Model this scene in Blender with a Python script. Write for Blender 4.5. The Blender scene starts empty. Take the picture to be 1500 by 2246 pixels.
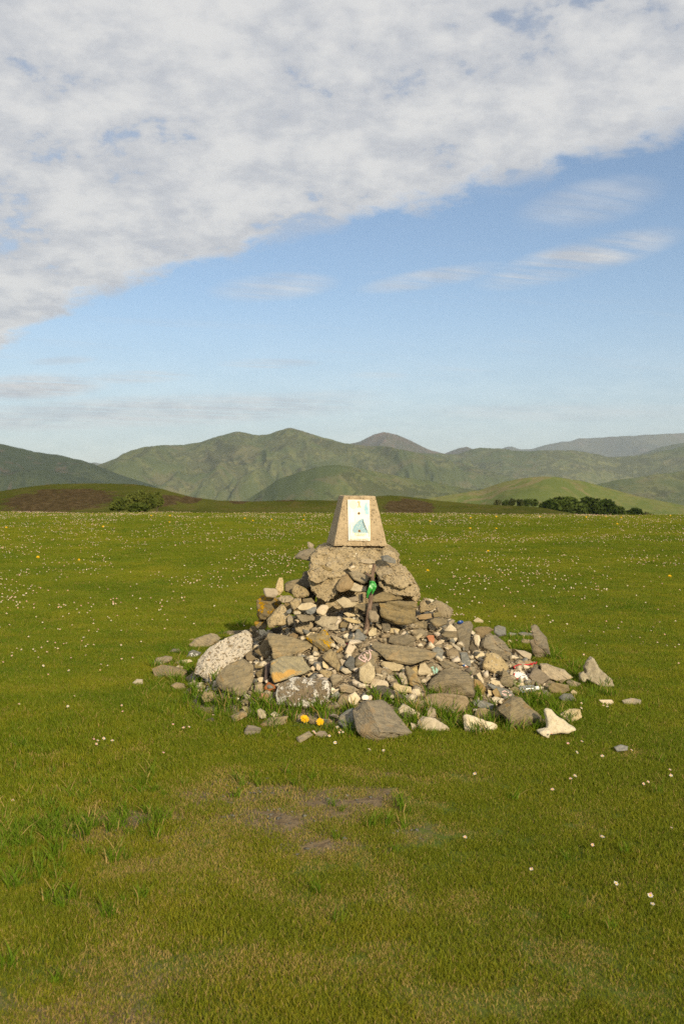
import bpy, bmesh, math, random
import numpy as np
from mathutils import Vector, Matrix, noise as mnoise
from mathutils.bvhtree import BVHTree

# ------------------------------------------------------------------ camera, sky, sun, exposure
scene = bpy.context.scene
COL = scene.collection
R = math.radians
CAM_Z = 1.35
PITCH = math.atan(53 / 2183.6)
FPX = 2183.6
cam_d = bpy.data.cameras.new('camera')
cam = bpy.data.objects.new('camera', cam_d)
COL.objects.link(cam)
cam.location = (0, 0, CAM_Z)
cam.rotation_euler = (math.pi / 2 - PITCH, 0, 0)
cam_d.sensor_fit = 'VERTICAL'
cam_d.sensor_height = 36
cam_d.sensor_width = 24
cam_d.lens = 35
cam_d.clip_start = 0.05
cam_d.clip_end = 60000
cam_d.dof.use_dof = True
cam_d.dof.focus_distance = 6.4
cam_d.dof.aperture_fstop = 6.3
scene.camera = cam

SUN_EL, SUN_AZ = 23.0, 22.0            # azimuth: degrees to the right of straight behind the camera
sdir = Vector((math.sin(R(SUN_AZ)) * math.cos(R(SUN_EL)), -math.cos(R(SUN_AZ)) * math.cos(R(SUN_EL)), math.sin(R(SUN_EL))))
sun_d = bpy.data.lights.new('sun', 'SUN')
sun_d.energy = 3.7
sun_d.angle = R(0.6)
sun_d.color = (1.0, 0.83, 0.58)
sun = bpy.data.objects.new('sun', sun_d)
COL.objects.link(sun)
sun.rotation_euler = sdir.to_track_quat('Z', 'Y').to_euler()

scene.view_settings.view_transform = 'Standard'
scene.view_settings.look = 'None'
scene.view_settings.gamma = 1
scene.view_settings.use_curve_mapping = False
EXPO = 0.62
scene.view_settings.exposure = EXPO
scene.cycles.use_denoising = False
scene.cycles.max_bounces = 5
scene.cycles.diffuse_bounces = 3
scene.cycles.transparent_max_bounces = 8
scene.cycles.volume_bounces = 0


class X:                                # tiny expression wrapper over math nodes
    def __init__(s, nt, k): s.nt, s.k = nt, k
    def _op(s, op, *a, clamp=False):
        n = s.nt.nodes.new('ShaderNodeMath'); n.operation = op; n.use_clamp = clamp
        for i, v in enumerate((s,) + a):
            if isinstance(v, X): s.nt.links.new(v.k, n.inputs[i])
            else: n.inputs[i].default_value = v
        return X(s.nt, n.outputs[0])
    def __add__(s, o): return s._op('ADD', o)
    __radd__ = __add__
    def __sub__(s, o): return s._op('SUBTRACT', o)
    def __rsub__(s, o): return s._op('MULTIPLY', -1.0)._op('ADD', o)
    def __mul__(s, o): return s._op('MULTIPLY', o)
    __rmul__ = __mul__
    def __truediv__(s, o): return s._op('DIVIDE', o)
    def clamp(s): return s._op('ADD', 0.0, clamp=True)
    def maxi(s, o): return s._op('MAXIMUM', o)
    def mini(s, o): return s._op('MINIMUM', o)
    def pow(s, o): return s._op('POWER', o)
    def smooth(s, a, b, lo=0.0, hi=1.0):
        n = s.nt.nodes.new('ShaderNodeMapRange'); n.interpolation_type = 'SMOOTHSTEP'
        s.nt.links.new(s.k, n.inputs[0])
        for i, v in enumerate((a, b, lo, hi)): n.inputs[i + 1].default_value = v
        return X(s.nt, n.outputs[0])


def comb(nt, x, y, z=0.0):
    n = nt.nodes.new('ShaderNodeCombineXYZ')
    for i, v in enumerate((x, y, z)):
        if isinstance(v, X): nt.links.new(v.k, n.inputs[i])
        else: n.inputs[i].default_value = v
    return n.outputs[0]


def tnoise(nt, vec, scale, detail=4, rough=0.55, dist=0.0, lac=2.0):
    n = nt.nodes.new('ShaderNodeTexNoise')
    n.inputs['Scale'].default_value = scale
    n.inputs['Detail'].default_value = detail
    n.inputs['Roughness'].default_value = rough
    n.inputs['Lacunarity'].default_value = lac
    n.inputs['Distortion'].default_value = dist
    if vec is not None: nt.links.new(vec, n.inputs['Vector'])
    return X(nt, n.outputs['Fac'])


def mixc(nt, f, a, b):
    n = nt.nodes.new('ShaderNodeMix'); n.data_type = 'RGBA'
    for s, v in ((n.inputs[0], f), (n.inputs[6], a), (n.inputs[7], b)):
        if isinstance(v, X): nt.links.new(v.k, s)
        elif isinstance(v, bpy.types.NodeSocket): nt.links.new(v, s)
        elif isinstance(v, (tuple, list)): s.default_value = (*v, 1)
        else: s.default_value = v
    return n.outputs[2]


# ---- world: Nishita sky with a sheet of altocumulus (a plane of cloud seen from below) and thin streaks
world = bpy.data.worlds.new('World'); scene.world = world
world.use_nodes = True
nt = world.node_tree; nt.nodes.clear()
sky = nt.nodes.new('ShaderNodeTexSky')
sky.sky_type = 'NISHITA'; sky.sun_disc = False
sky.sun_elevation = R(SUN_EL)
sky.sun_rotation = math.atan2(sdir.x, sdir.y)
sky.altitude = 1200; sky.air_density = 1.0; sky.dust_density = 1.3; sky.ozone_density = 1.6
tc = nt.nodes.new('ShaderNodeTexCoord')
sp = nt.nodes.new('ShaderNodeSeparateXYZ'); nt.links.new(tc.outputs['Generated'], sp.inputs[0])
dx, dy, dz = (X(nt, sp.outputs[i]) for i in range(3))
dzc = dz.maxi(0.012)
u, v = dx / dzc, dy / dzc
P = comb(nt, u, v)
P2 = comb(nt, dx / (dz.maxi(0.0) + 0.26), dy / (dz.maxi(0.0) + 0.26))
warp = tnoise(nt, P2, 2.4, 3, 0.5)
edge = (v + u * 1.05 - 3.85) - (u + 0.9).mini(0.0).maxi(-1.65) * (u + 0.9).mini(0.0).maxi(-1.65) * 0.34   # < 0 : under the sheet
lump = tnoise(nt, P2, 7.5, 6, 0.60, 0.12)
fine = tnoise(nt, P2, 24, 4, 0.6, 0.15)
big = tnoise(nt, P2, 2.9, 3, 0.5, .2)
e2 = edge + (lump - 0.5) * 1.0 + (warp - 0.5) * 0.8 + (fine - .5) * .45
cover = e2.smooth(0.10, -0.26)
gap = (lump * 0.70 + big * 0.75 + fine * 0.25).smooth(0.62, 0.86)
dens_sheet = cover * gap.smooth(0.0, 0.65, 0.42, 0.98)
# streaks: thin, stretched along a slightly rising direction
a = R(24)
s1 = u * math.cos(a) + v * math.sin(a)
s2 = v * math.cos(a) - u * math.sin(a)
st = tnoise(nt, comb(nt, s1 * 0.33, s2 * 1.15), 1.7, 6, 0.62, 0.4)
stf = tnoise(nt, comb(nt, s1 * 0.5, s2 * 3.5), 2.2, 4, 0.6, 0.3)


def blob(px, py, w, h, rot, amt):       # a wisp hanging in the sky around one direction
    az = (px - 750) / FPX; el = (1070 - py) / FPX
    ax = dx / dy.maxi(0.05) - az
    ay = dz / dy.maxi(0.05) - el
    c, s_ = math.cos(R(rot)), math.sin(R(rot))
    p = (ax * c + ay * s_) / (w / FPX); q = (ay * c - ax * s_) / (h / FPX)
    return (p * p + q * q).smooth(1.0, 0.0) * dy.smooth(0.0, 0.3) * amt


w = None
for args in [(1270, 570, 260, 46, 14, 1.0), (950, 612, 190, 26, 9, .6), (600, 632, 160, 36, 4, .6), (1290, 450, 190, 60, 12, .45),
             (590, 798, 130, 13, 0, .65), (70, 850, 190, 34, 2, 1.1), (300, 828, 150, 17, 2, .55), (350, 902, 560, 42, 2, .85),
             (60, 925, 260, 26, 0, .8), (830, 824, 80, 10, 0, .3), (1250, 905, 420, 26, 0, .4), (140, 792, 90, 12, 3, .4), (700, 870, 200, 16, 2, .3)]:
    b = blob(*args); w = b if w is None else w._op('MAXIMUM', b)
wisp = w * (st * .62 + stf * .5).smooth(0.34, 0.66) * 1.0
thin = st.smooth(0.52, 0.80) * 0.22
dens = (dens_sheet + wisp.maxi(thin) * (1.0 - dens_sheet)).clamp()
veil = dz.smooth(0.20, 0.0) * 0.42            # pale haze low over the horizon, all the way round
dens = dens + veil * (1.0 - dens)
shade = (lump * 0.75 + fine * 0.25 + big * .35)
ccol = mixc(nt, shade.smooth(0.54, 0.80), (0.68, 0.70, 0.75), (0.96, 0.95, 0.935))
bg1 = nt.nodes.new('ShaderNodeBackground'); bg1.inputs[1].default_value = 0.080
nt.links.new(sky.outputs[0], bg1.inputs[0])
bg2 = nt.nodes.new('ShaderNodeBackground'); bg2.inputs[1].default_value = 0.80 / 2 ** EXPO
nt.links.new(ccol, bg2.inputs[0])
mx = nt.nodes.new('ShaderNodeMixShader')
nt.links.new(dens.k, mx.inputs[0]); nt.links.new(bg1.outputs[0], mx.inputs[1]); nt.links.new(bg2.outputs[0], mx.inputs[2])
wo = nt.nodes.new('ShaderNodeOutputWorld'); nt.links.new(mx.outputs[0], wo.inputs[0])
world.cycles.sampling_method = 'MANUAL'; world.cycles.sample_map_resolution = 512

# ------------------------------------------------------------------ helpers
rng = random.Random(7)
nrng = np.random.default_rng(11)


def tag(o, label=None, cat=None, group=None, kind=None):
    if label: o['label'] = label
    if cat: o['category'] = cat
    if group: o['group'] = group
    if kind: o['kind'] = kind
    return o


def link(name, me, mat=None, parent=None):
    if isinstance(me, bmesh.types.BMesh):
        m = bpy.data.meshes.new(name); me.to_mesh(m); me.free(); me = m
    if mat is not None:
        for k in (mat if isinstance(mat, list) else [mat]): me.materials.append(k)
    o = bpy.data.objects.new(name, me); COL.objects.link(o)
    if parent: o.parent = parent
    return o


def empty(name, loc=(0, 0, 0)):
    o = bpy.data.objects.new(name, None); COL.objects.link(o); o.location = loc; o.empty_display_size = .1
    return o


def np_mesh(name, verts, faces, smooth=True):
    """faces: (n,3) or (n,4) int array"""
    verts = np.asarray(verts, np.float32); faces = np.asarray(faces, np.int32)
    me = bpy.data.meshes.new(name)
    k = faces.shape[1]
    me.vertices.add(len(verts)); me.vertices.foreach_set('co', verts.ravel())
    me.loops.add(faces.size); me.loops.foreach_set('vertex_index', faces.ravel())
    me.polygons.add(len(faces))
    me.polygons.foreach_set('loop_start', np.arange(0, faces.size, k, dtype=np.int32))
    me.polygons.foreach_set('loop_total', np.full(len(faces), k, np.int32))
    if smooth: me.polygons.foreach_set('use_smooth', np.ones(len(faces), bool))
    me.update(calc_edges=True); me.validate()
    return me


def _hash(ix, iy, seed):
    h = (ix.astype(np.int64) * 374761393 + iy.astype(np.int64) * 668265263 + seed * 974634541) & 0x7fffffff
    h = ((h ^ (h >> 13)) * 1274126177) & 0x7fffffff
    return (h ^ (h >> 16)) & 0xffff


def perlin(x, y, seed=0):
    x = np.asarray(x, float); y = np.asarray(y, float)
    ix, iy = np.floor(x), np.floor(y); fx, fy = x - ix, y - iy
    def g(ax, ay, ox, oy):
        t = _hash(ax, ay, seed) * (2 * math.pi / 65536)
        return np.cos(t) * ox + np.sin(t) * oy
    uu, vv = fx * fx * fx * (fx * (fx * 6 - 15) + 10), fy * fy * fy * (fy * (fy * 6 - 15) + 10)
    a_ = g(ix, iy, fx, fy) * (1 - uu) + g(ix + 1, iy, fx - 1, fy) * uu
    b_ = g(ix, iy + 1, fx, fy - 1) * (1 - uu) + g(ix + 1, iy + 1, fx - 1, fy - 1) * uu
    return (a_ * (1 - vv) + b_ * vv) * 1.5


def fbm(x, y, seed=0, octv=5, gain=.5, ridged=False):
    s = 0; amp = 1; tot = 0
    for i in range(octv):
        n = perlin(x * 2 ** i, y * 2 ** i, seed + i * 17)
        if ridged: n = 1 - 2 * np.abs(n)
        s = s + n * amp; tot += amp; amp *= gain
    return s / tot


def sstep(a_, b_, x):
    t = np.clip((x - a_) / (b_ - a_), 0, 1)
    return t * t * (3 - 2 * t)


def ray(px, py):
    """direction of a photo pixel (full-size coordinates), scaled so that y = 1"""
    cx = (px - 750) / FPX; cy = -(py - 1123) / FPX
    d = Vector((cx, math.cos(PITCH) + cy * math.sin(PITCH), -math.sin(PITCH) + cy * math.cos(PITCH)))
    return d / d.y


def at(px, py, y):
    d = ray(px, py)
    return Vector((d.x * y, y, CAM_Z + d.z * y))


# ------------------------------------------------------------------ materials
def new_mat(name):
    m = bpy.data.materials.new(name); m.use_nodes = True
    t = m.node_tree; b = t.nodes['Principled BSDF']
    b.inputs['Roughness'].default_value = 0.85
    b.inputs['Specular IOR Level'].default_value = 0.25
    return m, t, b


def setc(t, b, c):
    if isinstance(c, tuple): b.inputs['Base Color'].default_value = (*c, 1)
    else: t.links.new(c, b.inputs['Base Color'])


def bump(t, b, h, strength, dist):
    n = t.nodes.new('ShaderNodeBump'); n.inputs['Strength'].default_value = strength; n.inputs['Distance'].default_value = dist
    t.links.new(h.k, n.inputs['Height']); t.links.new(n.outputs[0], b.inputs['Normal'])


def plain(name, c, rough=.6, spec=.3):
    m, t, b = new_mat(name); setc(t, b, c); b.inputs['Roughness'].default_value = rough
    b.inputs['Specular IOR Level'].default_value = spec
    return m


def rock(name, c1, c2, c3, strata=0.0, K=None, speck=0.0, lichen=None, lich_amt=0.0, bumps=.6, grain=1.0, stain=None, stain_amt=0.0, lich_scale=14):
    if K is None: K = 1.04 if strata else .86
    c1, c2, c3 = (tuple(K * k * f for k, f in zip(c_, (.985, 1.0, .95))) for c_ in (c1, c2, c3))
    m, t, b = new_mat(name)
    tcn = t.nodes.new('ShaderNodeTexCoord'); oi = t.nodes.new('ShaderNodeObjectInfo')
    rnd = X(t, oi.outputs['Random'])
    add = t.nodes.new('ShaderNodeVectorMath'); add.operation = 'ADD'
    t.links.new(tcn.outputs['Object'], add.inputs[0]); t.links.new(comb(t, rnd * 7.3, rnd * 13.1, rnd * 5.7), add.inputs[1])
    V = add.outputs[0]
    big_ = tnoise(t, V, 9, 5, .65, .6); mid = tnoise(t, V, 34, 5, .7, .3); fin = tnoise(t, V, 120 * grain, 4, .75)
    mp = t.nodes.new('ShaderNodeMapping'); mp.inputs['Scale'].default_value = (1, 1.4, 11); t.links.new(V, mp.inputs[0])
    lay = tnoise(t, mp.outputs[0], 9, 5, .6, .5)
    c = mixc(t, big_.smooth(.36, .64), c1, c2)
    c = mixc(t, (mid * .6 + fin * .4).smooth(.50, .62) * .85, c, c3)
    c = mixc(t, (mid * .4 + fin * .6).smooth(.45, .36) * .45, c, tuple(min(.8, k * 1.35) for k in c2))
    c = mixc(t, (big_ * .3 + mid * .4 + fin * .3).smooth(.42, .36) * .6, c, tuple(k * .45 for k in c3))  # pits darkened in the colour, standing in for crevice shade
    if strata: c = mixc(t, lay.smooth(.46, .66) * strata, c, tuple(k * .5 for k in c1))
    if stain: c = mixc(t, tnoise(t, V, 9, 4, .6, .8).smooth(.54, .66) * stain_amt, c, stain)
    hgt = mid * .6 + fin * .35 + lay * (strata * 1.2)
    if speck:
        vor = t.nodes.new('ShaderNodeTexVoronoi'); vor.inputs['Scale'].default_value = 55
        t.links.new(V, vor.inputs['Vector'])
        sx = X(t, vor.outputs['Distance'])
        c = mixc(t, sx.smooth(.34, .16) * tnoise(t, V, 30, 2).smooth(.5, .62) * speck, c, (.78, .72, .60))
        c = mixc(t, tnoise(t, V, 75, 3, .7).smooth(.60, .70) * speck * .8, c, (.13, .10, .07))
        hgt = hgt + sx.smooth(.4, .1) * .4
    if lichen:
        ln = tnoise(t, V, lich_scale, 6, .72, .3) * .8 + tnoise(t, V, 90, 3, .7) * .2
        k = ln.smooth(.56 - lich_amt * .2, .585 - lich_amt * .2)
        c = mixc(t, k * .95, c, lichen)
        hgt = hgt + k * .25
    hs = t.nodes.new('ShaderNodeHueSaturation')
    t.links.new(c, hs.inputs['Color'])
    t.links.new((rnd * .5 + .75).k, hs.inputs['Value'])
    t.links.new((X(t, oi.outputs['Random']) * 17.3)._op('FRACT', 0.0).__mul__(.35).__add__(.8).k, hs.inputs['Saturation'])
    setc(t, b, hs.outputs[0])
    b.inputs['Roughness'].default_value = .82
    bump(t, b, hgt, min(1, bumps * 1.3), .022)
    return m


M = {
    'sl': rock('slate_olive', (.215, .172, .105), (.29, .225, .13), (.15, .13, .095), .55, stain=(.30, .20, .085), stain_amt=.5),
    'gs': rock('slate_grey', (.25, .205, .135), (.31, .255, .17), (.165, .15, .125), .6, stain=(.33, .225, .10), stain_amt=.75),
    'bl': rock('slate_blue', (.175, .175, .165), (.235, .225, .195), (.12, .125, .13), .5, stain=(.30, .23, .13), stain_amt=.35),
    'ts': rock('slate_tan', (.33, .255, .15), (.40, .31, .18), (.22, .18, .12), .45, stain=(.42, .25, .08), stain_amt=.4),
    'rb': rock('slate_brown', (.235, .18, .112), (.29, .225, .145), (.17, .135, .095), .35),
    'dk': rock('slate_dark', (.10, .085, .065), (.16, .135, .10), (.06, .055, .05), .5),
    'pu': rock('slate_purple', (.10, .075, .07), (.13, .10, .09), (.07, .055, .055), .5),
    'yl': rock('slate_yellow_lichen', (.20, .16, .10), (.27, .21, .12), (.14, .12, .09), .4, lichen=(.42, .25, .03), lich_amt=.25),
    'ys': rock('slate_rust_bloom', (.25, .215, .14), (.36, .30, .18), (.19, .18, .15), .5, stain=(.50, .29, .07), stain_amt=.9),
    'ls': rock('limestone_cream', (.56, .46, .31), (.66, .55, .38), (.42, .34, .23), 0, bumps=.5),
    'ly': rock('limestone_yellow', (.54, .435, .27), (.64, .53, .35), (.43, .345, .22), 0, bumps=.9),
    'pk': rock('limestone_pink', (.52, .425, .315), (.62, .515, .39), (.42, .345, .26), 0, bumps=.3),
    'wh': rock('quartz_white', (.72, .66, .54), (.78, .72, .60), (.62, .55, .43), 0, bumps=.15, K=.86),
    'mo': rock('mortar', (.40, .315, .195), (.48, .385, .25), (.28, .22, .145), 0, speck=.55, bumps=1.0, grain=1.3),
    'wl': rock('white_crust_stone', (.50, .38, .23), (.42, .31, .18), (.30, .23, .14), 0, speck=.5, stain=(.42, .23, .08), stain_amt=.5, lichen=(.74, .66, .52), lich_amt=.66, bumps=1.0, lich_scale=40, K=.86),
    'li': rock('lichen_stone', (.26, .18, .085), (.33, .24, .13), (.20, .15, .09), 0, speck=.4, lichen=(.70, .65, .54), lich_amt=.30, bumps=.9, lich_scale=12),
    'or': rock('rusty_stone', (.30, .19, .075), (.24, .175, .09), (.36, .26, .13), .3),
    'rd': rock('brick_red', (.40, .155, .075), (.46, .20, .10), (.30, .13, .075), 0, bumps=.4),
    'co': rock('marker_concrete', (.45, .315, .155), (.53, .385, .20), (.33, .235, .12), 0, speck=.13, bumps=.7, grain=1.5),
    'bo': rock('old_bone', (.60, .52, .39), (.70, .62, .48), (.40, .32, .22), 0, bumps=.5, K=.86),
    'bg': rock('weathered_bone', (.42, .36, .26), (.55, .48, .36), (.20, .17, .13), 0, bumps=.7, K=.86),
}


def ground_colour(t, V, far=False):
    n1 = tnoise(t, V, .55, 4, .6, .3); n2 = tnoise(t, V, 2.3, 5, .65); n3 = tnoise(t, V, 40, 3, .7)
    c = mixc(t, n1.smooth(.35, .65), (.075, .112, .010), (.120, .145, .014))
    c = mixc(t, n2.smooth(.52, .70) * .55, c, (.125, .125, .022))
    c = mixc(t, n3.smooth(.5, .75) * .4, c, (.035, .055, .008))
    return c


DRY = [  # worn spots in the turf: x, y, radius, strength (from the photo)
    (580, 1735, .22, 1), (770, 1750, .20, 1.2), (680, 1790, .24, .9), (560, 1790, .2, .8), (450, 1745, .2, .9), (250, 1800, .28, .9),
    (330, 1830, .2, .7), (640, 1810, .16, 1.3), (700, 1850, .2, .7), (490, 1715, .2, .6), (900, 1830, .2, .5), (520, 1860, .3, .45),
    (310, 1905, .12, .7), (850, 2000, .4, .35), (1150, 2110, .45, .35), (300, 2140, .35, .45), (180, 2220, .3, .6), (960, 1690, .25, .3), (830, 1700, .14, .6), (1000, 2220, .4, .35), (400, 1990, .3, .3)]
DRYW = []
for px, py, r_, s_ in DRY:
    d = ray(px, py); tt = -CAM_Z / d.z
    DRYW.append((d.x * tt, tt, r_, s_))


def dry_mask(x, y):
    m = 0
    for cx, cy, r_, s_ in DRYW:
        m = np.maximum(m, s_ * np.exp(-(((x - cx) / (r_ * 1.25)) ** 2 + ((y - cy) / r_) ** 2)))
    return m


def ground_z(x, y):
    x = np.asarray(x, float); y = np.asarray(y, float)
    r = np.hypot(x * .8, y)
    z = 0.45 * sstep(9, 31, y) + 0.02 * perlin(x * .35, y * .35, 3) * sstep(3.0, 9, np.abs(y - 6.8) + np.abs(x))
    z = z + (0.13 * sstep(2, -14, x) + 0.03 * sstep(2, 14, x) + .10 * perlin(x * .16 + 3, y * .10, 9)) * sstep(10, 30, y)
    z = z - 0.26 * np.exp(-(((x + 2.05) / .75) ** 2 + ((y - 4.7) / 1.0) ** 2))  # added hollow at left, shaped so its slope darkens the turf like a shadow
    z = z + 0.012 * perlin(x * 1.3, y * 1.3, 5)
    z = z - 0.15 * np.maximum(0, y - 33) ** 1.0 * sstep(30, 45, y)
    z = np.where(y > 33, np.maximum(z, -9 - 0.02 * (y - 90)), z)
    z = z - 370 * sstep(330, 1500, r) - 0.05 * np.maximum(0, r - 60) * sstep(60, 90, r) * (y < 40)
    far = sstep(1500, 2500, r)
    z = z * (1 - far) + far * (-390 + 30 * perlin(x / 900, y / 900, 8))
    return z


# ------------------------------------------------------------------ the ground sheet
def axis(lims):
    out = []
    for a_, b_, n in lims: out += list(np.linspace(a_, b_, n, endpoint=False))
    return np.array(out + [lims[-1][1]])


gx = axis([(-9000, -600, 30), (-600, -60, 40), (-60, -8, 60), (-8, 8, 160), (8, 60, 60), (60, 600, 40), (600, 9000, 30)])
gy = axis([(-1800, -40, 30), (-40, 1, 40), (1, 12, 120), (12, 50, 110), (50, 400, 70), (400, 12500, 60)])
GX, GY = np.meshgrid(gx, gy)
GZ = ground_z(GX, GY)
nx, ny = len(gx), len(gy)
idx = np.arange(nx * ny).reshape(ny, nx)
F = np.stack([idx[:-1, :-1], idx[:-1, 1:], idx[1:, 1:], idx[1:, :-1]], -1).reshape(-1, 4)
gm = np_mesh('ground', np.stack([GX, GY, GZ], -1).reshape(-1, 3), F)
at_ = gm.attributes.new('worn', 'FLOAT', 'POINT')
worn = dry_mask(GX, GY)
at_.data.foreach_set('value', worn.ravel().astype(np.float32))
m_ground, t, b = new_mat('turf_soil')
geo = t.nodes.new('ShaderNodeNewGeometry')
gc = ground_colour(t, geo.outputs['Position'])
att = t.nodes.new('ShaderNodeAttribute'); att.attribute_name = 'worn'
wn = X(t, att.outputs['Fac']) + (tnoise(t, geo.outputs['Position'], 9, 5, .7) - .5) * .9
soil = mixc(t, tnoise(t, geo.outputs['Position'], 30, 4, .7).smooth(.35, .65), (.125, .088, .048), (.23, .17, .092))
gc = mixc(t, wn.smooth(.32, .60), gc, soil)
setc(t, b, gc); b.inputs['Roughness'].default_value = .95
bump(t, b, tnoise(t, geo.outputs['Position'], 60, 4, .7), .7, .02)
ground = tag(link('ground', gm, m_ground), kind='structure')

# ------------------------------------------------------------------ hills and mountains: ridges with spurs running down to the valley
def veg_mat(name, base, alt, dark, brown, sc, brown_amt=.5, dark_amt=.6, patchlight=.5):
    m, t, b = new_mat(name)
    g = t.nodes.new('ShaderNodeNewGeometry'); V = g.outputs['Position']
    n1 = tnoise(t, V, .9 * sc, 5, .62, .6); n2 = tnoise(t, V, 3.1 * sc, 6, .68, .4); n3 = tnoise(t, V, 14 * sc, 5, .7); n4 = tnoise(t, V, 1.7 * sc, 4, .6, 1.0)
    c = mixc(t, (n1 * .55 + n2 * .45).smooth(.46, .58) * patchlight * 2, base, alt)
    c = mixc(t, n4.smooth(.53, .62) * brown_amt, c, brown)
    c = mixc(t, (n1 * .35 + n2 * .45 + n3 * .2).smooth(.50, .545) * dark_amt, c, dark)
    c = mixc(t, n3.smooth(.58, .72) * .25, c, dark)
    setc(t, b, c); b.inputs['Roughness'].default_value = 1.0; b.inputs['Specular IOR Level'].default_value = 0
    bump(t, b, n2 * .5 + n3 * .5, .6, .12 / sc * .1)
    return m


def ridge(name, pts, dist, zbase, depth, mat, seed, rough=.12, gully=1.0, ncol=420, nrow=90, back=.5, wob=.06, power=1.25, jag=1.0):
    pts = sorted(pts); w0 = pts[-1][0] - pts[0][0]
    if pts[0][0] <= -100:                       # the land goes on beyond the sides of the view
        x0, y0 = pts[0]; pts = [(x0 - 1500, y0 + 70), (x0 - 1000, y0 + 14), (x0 - 550, y0 + 30), (x0 - 250, y0 + 4)] + pts
    if pts[-1][0] >= 1560:
        x1, y1 = pts[-1]; pts = pts + [(x1 + 250, y1 + 4), (x1 + 600, y1 + 24), (x1 + 1000, y1 + 10), (x1 + 1500, y1 + 70)]
    ncol = int(ncol * (pts[-1][0] - pts[0][0]) / w0)
    px = np.linspace(pts[0][0], pts[-1][0], ncol)
    py = np.interp(px, [p[0] for p in pts], [p[1] for p in pts])
    k = max(1, int(ncol * w0 / (pts[-1][0] - pts[0][0]) * 0.012)); ker = np.hanning(2 * k + 1)[1:-1] if k > 1 else np.ones(1)
    if len(ker) > 1:
        pad = np.pad(py, (len(ker) // 2, len(ker) // 2), mode='edge'); py = np.convolve(pad, ker / ker.sum(), 'valid')[:ncol]
    py = py + jag * fbm(px * .035, px * 0 + seed, seed, 4) * 2.2
    dr = dist * (1 + wob * perlin(px * .004, px * 0 + .5, seed + 5))
    zr = CAM_Z + (1070 - py) / FPX * dr
    xr = (px - 750) / FPX
    tt = np.concatenate([-np.linspace(back, 0, nrow // 4, endpoint=False), np.linspace(0, 1, nrow) ** 1.15])
    T, I = np.meshgrid(tt, np.arange(ncol), indexing='ij')
    D = dr[I] - T * depth
    Xw = xr[I] * (dr[I] - np.clip(T, 0, 1) * depth * .5)
    H = zr[I] - zbase
    prof = np.where(T >= 0, (1 - np.clip(T, 0, 1)) ** power, 1 - 1.2 * np.abs(T) ** 1.2)
    Z = zbase + H * prof
    s = depth
    gl = fbm(Xw / (s * .42) + .8 * perlin(Xw / (s * .6), D / (s * .6), seed + 3), D / (s * 1.1), seed + 9, 5, .52, ridged=True)
    fb = fbm(Xw / (s * .22), D / (s * .22), seed + 20, 5, .5)
    env = np.where(T >= 0, np.clip(T * 3.2, 0, 1) ** .8 * np.clip(1.15 - T * .5, 0, 1), 0)
    Z = Z + H * rough * (gully * (gl - .25) * 1.1 + fb * .9) * env
    # a spur may rise in front of the crest, never over it
    top = CAM_Z + (zr[I] - CAM_Z) * D / dr[I]
    lim = top - np.clip(T, 0, 1) * abs(H) * .03
    Z = np.where((T > 0) & (Z > lim), lim, Z)
    n, c = T.shape
    idx = np.arange(n * c).reshape(n, c)
    F = np.stack([idx[:-1, :-1], idx[1:, :-1], idx[1:, 1:], idx[:-1, 1:]], -1).reshape(-1, 4)
    me = np_mesh(name, np.stack([Xw, D, Z], -1).reshape(-1, 3), F)
    return tag(link(name, me, mat), kind='structure')


# rolling ground just past the plateau's edge, grass and dead bracken
m_near, t, b = new_mat('hill_grass_bracken')
g = t.nodes.new('ShaderNodeNewGeometry'); V = g.outputs['Position']
c = mixc(t, tnoise(t, V, .09, 4, .6, .4).smooth(.38, .62), (.066, .078, .015), (.098, .106, .022))
c = mixc(t, tnoise(t, V, .5, 5, .7).smooth(.50, .66) * .6, c, (.128, .104, .036))
spx = t.nodes.new('ShaderNodeSeparateXYZ'); t.links.new(V, spx.inputs[0])
wx, wy, wz = (X(t, spx.outputs[i]) for i in range(3))
br = None
for px, py, dd, w_, h_ in [(140, 1096, 104, 6.6, 1.35), (915, 1118, 96, 3.3, .95), (330, 1100, 100, 2.2, .7), (380, 1098, 98, 1.2, .5), (500, 1103, 100, 1.2, .3), (610, 1098, 100, 1.6, .25), (60, 1108, 90, 4, .6)]:
    q = at(px, py, dd)
    e = ((wx - q.x) / w_); f = (wz - q.z) / h_
    k = (e * e + f * f).smooth(1.35, .25); br = k if br is None else br._op('MAXIMUM', k)
bk = (br + (tnoise(t, V, .55, 5, .7, .5) - .5) * 2.6).smooth(.36, .72)
bcol = mixc(t, tnoise(t, V, 1.6, 4, .7).smooth(.4, .65), (.062, .040, .024), (.118, .082, .045))
c = mixc(t, bk * .85, c, bcol)
c = mixc(t, tnoise(t, V, 3.0, 4, .75).smooth(.52, .75) * .45, c, (.030, .042, .010))
setc(t, b, c); b.inputs['Roughness'].default_value = 1; b.inputs['Specular IOR Level'].default_value = 0
bump(t, b, tnoise(t, V, 2.2, 5, .75), .9, .35)

ridge('hillside', [(-260, 1094), (-120, 1086), (0, 1078), (60, 1068), (110, 1062), (200, 1060), (300, 1062), (350, 1071), (420, 1090), (480, 1098), (560, 1100), (620, 1097), (680, 1097), (740, 1098), (790, 1094), (850, 1086), (900, 1090), (960, 1098), (1050, 1106), (1120, 1109), (1180, 1112), (1260, 1127), (1400, 1134), (1560, 1140), (1800, 1150)],
      112, -9, 62, m_near, 31, rough=.05, ncol=500, nrow=70, wob=.03, power=1.0, jag=.35, back=.8)

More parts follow.
